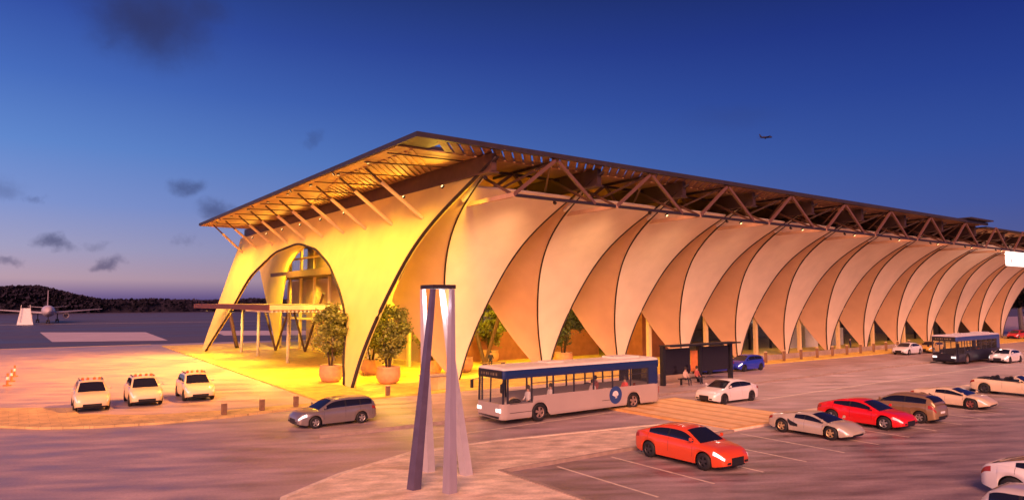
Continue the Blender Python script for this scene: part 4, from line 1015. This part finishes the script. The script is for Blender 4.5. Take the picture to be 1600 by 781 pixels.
# ---------------------------------------------------------------- people
def skin_mesh(name, verts, edges, radii, parent, mats, colour):
    me = bpy.data.meshes.new(name); me.from_pydata(verts, edges, []); o = bpy.data.objects.new(name, me); col.objects.link(o)
    sk = o.modifiers.new('skin', 'SKIN'); sk.use_smooth_shade = True
    for d, r in zip(me.skin_vertices[0].data, radii): d.radius = (r, r); d.use_root = False
    me.skin_vertices[0].data[0].use_root = True
    sb = o.modifiers.new('sub', 'SUBSURF'); sb.levels = 1; sb.render_levels = 1
    dg = bpy.context.evaluated_depsgraph_get(); nm = bpy.data.meshes.new_from_object(o.evaluated_get(dg))
    bpy.data.objects.remove(o); nm.name = name
    o = bpy.data.objects.new(name, nm); col.objects.link(o); o.parent = parent
    nm.materials.clear()
    for m in mats: nm.materials.append(m)
    for p in nm.polygons: p.material_index = colour(p.center); p.use_smooth = True
    return o
def person(label, x, y, z, heading, pose, shirt, trousers, hairm=M_hair, group=None):
    """local: facing +X; origin at the ground below the seat / feet"""
    t = empty('person', (x, y, z), heading); tag(t, label, 'person', group)
    ms = [M_skin, mat('cloth_%d_%d_%d' % tuple(int(v * 99) for v in shirt), shirt, .8), mat('cloth_%d_%d_%d' % tuple(int(v * 99) for v in trousers), trousers, .8), M_black]
    if pose == 'sit': hz = .55; kn = (.42, .50); ft = (.46, .06); toe = (.62, .04)
    else: hz = .95; kn = (.03, .50); ft = (0, .07); toe = (.15, .04)
    dz = hz - .95
    V = [(0, 0, hz), (-.01, 0, hz + .22), (0, 0, hz + .43), (.01, 0, hz + .55), (.03, 0, hz + .68), (.04, 0, hz + .80)]
    E = [(0, 1), (1, 2), (2, 3), (3, 4), (4, 5)]; Rr = [.15, .13, .14, .06, .095, .075]
    for s in (-1, 1):
        b = len(V)
        V += [(0, s * .19, hz + .46), (-.02 + .06, s * .25, hz + .20), (.20 if pose == 'sit' else .10, s * .2, hz + (.08 if pose == 'sit' else -.02)), (.29 if pose == 'sit' else .13, s * .17, hz + (.07 if pose == 'sit' else -.11))]
        Rr += [.065, .048, .035, .04]; E += [(2, b), (b, b + 1), (b + 1, b + 2), (b + 2, b + 3)]
        c = len(V); V += [(.02, s * .10, hz - .03), (kn[0], s * .12, kn[1]), (ft[0], s * .12, ft[1]), (toe[0], s * .13, toe[1])]
        Rr += [.095, .062, .045, .04]; E += [(0, c), (c, c + 1), (c + 1, c + 2), (c + 2, c + 3)]
    def colf(p):
        if p.z > hz + .53: return 0
        if p.z < .10: return 3
        if p.z > hz + .06 and not (p.x > .19): return 1
        if p.x > .2 and p.z > hz + .03 and abs(p.y) < .3 and pose == 'sit': return 0
        return 2 if (p.z < hz + .06) else 1
    skin_mesh('body', V, E, Rr, t, ms, colf)
    mb = MB(); mb.lathe([(.09, hz + .68), (.108, hz + .74), (.105, hz + .82), (.07, hz + .88), (.01, hz + .90)], 12, (.015, 0, 0)); mb.build('hair', hairm, t, smooth=True)
    return t
person('person in a pale top and dark trousers sitting on the shelter bench, left', 42.3, 35.95, .05, -math.pi / 2, 'sit', (.62, .42, .32), (.03, .03, .05))
person('person in a red top and dark trousers sitting on the shelter bench, right', 43.7, 36.0, .05, -math.pi / 2, 'sit', (.45, .10, .08), (.03, .03, .05))
person('person in black sitting on the plaza behind the roof of the near bus', 36.6, 54.4, .45, -2.2, 'sit', (.02, .02, .03), (.02, .02, .03))
st = empty('bench', (36.6, 54.4, .1)); tag(st, 'low timber bench under the seated person in black', 'bench')
mb = MB(); mb.box((-.9, -.3, .62), (1.6, .3, .70)); mb.build('seat', M_bol, st)
for x in (-.7, 1.4):
    mb = MB(); mb.box((x - .06, -.25, 0), (x + .06, .25, .62)); mb.build('leg', M_darksteel, st)
person('person in dark clothes standing beyond the bollards near the far arches', 86.8, 46.9, .1, -1.2, 'stand', (.03, .025, .06), (.03, .025, .05))
# bus passengers
for i, (dx, s, c, l) in enumerate([(4.0, -1, (.65, .6, .58), 'bus driver in a white shirt behind the windshield of the near bus'), (2.4, -1, (.72, .66, .62), 'passenger in white at the first long window of the near bus'), (-.8, -1, (.70, .55, .48), 'passenger in pale pink at the middle windows of the near bus'),
                                   (-2.4, 1, (.6, .16, .14), 'passenger in faded red on the far side of the near bus'), (-3.5, -1, (.65, .08, .08), 'passenger in bright red near the rear wheel of the near bus')]):
    a = b1.matrix_world if False else Matrix.Translation(b1.location) @ Matrix.Rotation(math.pi + .015, 4, 'Z')
    p = a @ Vector((dx, -s * .72, .50)); person(l, p.x, p.y, .52, math.pi + .015, 'sit', c, (.05, .05, .08), group='people riding in the near bus')

# ---------------------------------------------------------------- airfield and background
def aeroplane(name, label, x, y, z, heading, pitch=0, gear=True, dark=False, scale=1):
    """forward +X, ~34 m span"""
    a = empty(name, (x, y, z)); a.rotation_euler = (0, pitch, heading); a.scale = (scale,) * 3; tag(a, label, 'aeroplane')
    mw_ = mat('plane_dark', (.03, .03, .06), .5) if dark else mat('plane_white', (.50, .44, .48), .35, 0, .05)
    mg = mat('plane_dark', (.03, .03, .06), .5) if dark else mat('plane_grey', (.30, .26, .32), .4)
    cz = 4.1 if gear else 0
    prof = [(19, .05), (18.6, .6), (17.6, 1.2), (15.5, 1.75), (12, 1.95), (-8, 1.95), (-13, 1.3), (-17, .6), (-19, .12)]
    V = []; n = 20
    for px, r in prof: V.append([(px, r * math.cos(2 * math.pi * k / n), cz + (0.5 * max(0, (-px - 8) / 11)) + r * math.sin(2 * math.pi * k / n)) for k in range(n + 1)])
    mb = MB(); mb.grid(V); mb.build('fuselage', mw_, a, smooth=True)
    if not dark:
        mb = MB(); mb.add([(17.45, yy, cz + .5 + dz - .0) for yy, dz in ((-.95, 0), (.95, 0))] + [(16.7, .9, cz + 1.05), (16.7, -.9, cz + 1.05)], [(0, 1, 2, 3)]); mb.build('cockpit_window', M_cglass, a)
    for s in (-1, 1):
        mb = MB(); R0, R1 = [(4, s * 1.5, cz - .9), (-3, s * 1.5, cz - .9)], [(-4, s * 17, cz + .5), (-5.6, s * 17, cz + .5)]
        mb.add([*R0, R1[1], R1[0]] + [(p[0], p[1], p[2] + (.6 if i < 2 else .2)) for i, p in enumerate([*R0, R1[1], R1[0]])], [(0, 1, 2, 3), (7, 6, 5, 4), (0, 4, 5, 1), (1, 5, 6, 2), (2, 6, 7, 3), (3, 7, 4, 0)])
        mb.build('wing', mg, a)
        mb = MB(); mb.lathe([(.01, 3.2), (.55, 3.2), (.95, 5.2), (1.0, 4.2), (.8, 2.2), (.4, 1.6)], 16); e = mb.build('engine', mg, a, smooth=True); e.rotation_euler = (0, math.pi / 2, 0); e.location = (0, s * 5.4, cz - 1.7)
        mb = MB(); mb.add([(-15, s * .5, cz + .9), (-18, s * .5, cz + .9), (-19.3, s * 6.2, cz + 1.5), (-18, s * 6.2, cz + 1.5)] + [(-15, s * .5, cz + 1.15), (-18, s * .5, cz + 1.15), (-19.3, s * 6.2, cz + 1.6), (-18, s * 6.2, cz + 1.6)], [(0, 1, 2, 3), (7, 6, 5, 4), (0, 4, 5, 1), (1, 5, 6, 2), (2, 6, 7, 3), (3, 7, 4, 0)]); mb.build('tailplane', mg, a)
    mb = MB(); mb.add([(-12.5, -.15, cz + 1.9), (-18, -.15, cz + 1.2), (-19.6, -.1, cz + 7.6), (-17.6, -.1, cz + 7.6)] + [(-12.5, .15, cz + 1.9), (-18, .15, cz + 1.2), (-19.6, .1, cz + 7.6), (-17.6, .1, cz + 7.6)], [(0, 1, 2, 3), (7, 6, 5, 4), (0, 4, 5, 1), (1, 5, 6, 2), (2, 6, 7, 3), (3, 7, 4, 0)]); mb.build('tail_fin', mg, a)
    if gear:
        for gx, gy in ((14, 0), (-.5, 2.9), (-.5, -2.9)):
            mb = MB(); mb.bar((gx, gy, .6), (gx, gy, cz - 1), .3)
            for q in (-.35, .35): mb.lathe([(.01, -.18), (.55, -.18), (.6, 0), (.55, .18), (.01, .18)], 14, (gx, gy + q, .6), axis='y')
            mb.build('landing_gear', M_black, a)
    return a
aeroplane('parked_aeroplane', 'white airliner parked nose-on on the dark apron at far left', 8.6, 262, -.02, -math.pi / 2 - .02, scale=.88)
aeroplane('flying_aeroplane', 'small dark airliner climbing in the blue sky above the terminal', 470, 315, 134, -.15, -.14, gear=False, dark=True, scale=.36)
stp = empty('boarding_stairs', (2.6, 238, 0)); tag(stp, 'pale tapered boarding stairs left of the parked airliner', 'stairs')
mb = MB(); mb.add([(-1.9, -1, 0), (1.9, -1, 0), (1.9, 4, 0), (-1.9, 4, 0), (-1.1, 2.6, 4.6), (1.1, 2.6, 4.6), (1.1, 4, 4.6), (-1.1, 4, 4.6)], [(0, 3, 2, 1), (4, 5, 6, 7), (0, 1, 5, 4), (1, 2, 6, 5), (2, 3, 7, 6), (3, 0, 4, 7)]); mb.build('flight', M_white, stp)
mb = MB()
for s in (-1, 1): mb.bar((s * 1.5, -1, 1.0), (s * 1.0, 2.6, 5.5), .12)
mb.build('handrail', M_pale, stp)

# far woods: thousands of leafy clumps, uneven top line
rd = random.Random(11)
def wood(name, pts, n, m):
    V = []; F = []
    for i in range(n):
        t = rd.random() * (len(pts) - 1); k = int(t); f = t - k
        a, b = pts[k], pts[k + 1]; x = a[0] + (b[0] - a[0]) * f; y = a[1] + (b[1] - a[1]) * f; hmax = a[2] + (b[2] - a[2]) * f
        hh = hmax * (1 + .05 * math.sin(x * .11) + .05 * math.sin(x * .043 + 1)); z = hh * math.sqrt(rd.random()) * .93
        y += rd.uniform(-14, 14); s = rd.uniform(.5, 1.2)
        c = Vector((x, y, z))
        for q in range(2):
            u = Vector((rd.uniform(-1, 1), rd.uniform(-1, 1), rd.uniform(-.6, .6))).normalized() * s; v = u.cross(Vector((rd.uniform(-1, 1), rd.uniform(-1, 1), rd.uniform(-1, 1)))).normalized() * s * .8
            b0 = len(V); V.extend([c - u - v, c + u - v * .6, c + u * .7 + v, c - u * .8 + v * .9]); F.append((b0, b0 + 1, b0 + 2, b0 + 3))
    for a, b in zip(pts[:-1], pts[1:]):      # the dense inside of the wood
        nseg = max(2, int(math.hypot(b[0] - a[0], b[1] - a[1]) / 5)); rows = []
        for i in range(nseg + 1):
            f = i / nseg; x = a[0] + (b[0] - a[0]) * f; y = a[1] + (b[1] - a[1]) * f; hh = (a[2] + (b[2] - a[2]) * f) * .88 + rd.uniform(-.5, .5)
            rows.append([(x, y - 9, -.05), (x, y - 6, hh * .8), (x, y, hh), (x, y + 6, hh * .8), (x, y + 9, -.05)])
        b0 = len(V)
        for r in rows: V.extend(Vector(p) for p in r)
        for i in range(nseg):
            for j in range(4): F.append((b0 + i * 5 + j, b0 + i * 5 + j + 1, b0 + (i + 1) * 5 + j + 1, b0 + (i + 1) * 5 + j))
    o = obj(name, V, F, m); tag(o, None, None, None, 'stuff'); return o
M_wood = mat('wood_hazed', (.012, .008, .028), .9, 0, .4, .05)  # purple dusk haze is put into the leaf colour
w1 = wood('far_wood', [(-420, 470, 24), (-120, 470, 20), (-30, 480, 17), (10, 480, 15), (26, 478, 11), (40, 480, 8.6), (200, 480, 8.2), (420, 470, 8), (700, 380, 8), (900, 120, 9), (900, -200, 9)], 30000, M_wood)
tag(w1, 'dark line of far woods along the edge of the airfield', 'woods')
# trees beyond the far end of the terminal
M_leafn = mat('leaf_night', (.02, .022, .025), .8, 0, .5, .5)
for i, (x, y, h) in enumerate([(158, 47, 17), (166, 40, 16), (163, 53, 19), (178, 44, 18), (176, 35, 15), (190, 39, 17)]):
    tree(x, y, 0, h, 5.2, 70 + i, ['dark tree with pale trunk just past the last shell of the terminal', 'dark tree at the right edge in front of the others', 'tallest dark tree behind the last shell', 'dark tree farther back past the last shell', 'small dark tree at the right edge beyond the terminal', 'farthest dark tree at the right edge'][i],
         'roadside_tree', M_leafn, 1, 'dark trees beyond the terminal', 2600, zc=h * .66, rz=h * .34, lsz=.9)
    S_ = bpy.data.objects
for o in list(bpy.data.objects):
    if o.name.startswith('roadside_tree'):
        for c in o.children:
            if c.name.startswith('trunk'): c.data.materials.clear(); c.data.materials.append(M_pale); c.scale = (3.2, 3.2, 1)
# unlinked template clean-up: nothing is kept outside the scene
S.render.resolution_x = 1024; S.render.resolution_y = 499
S.render.engine = 'CYCLES'
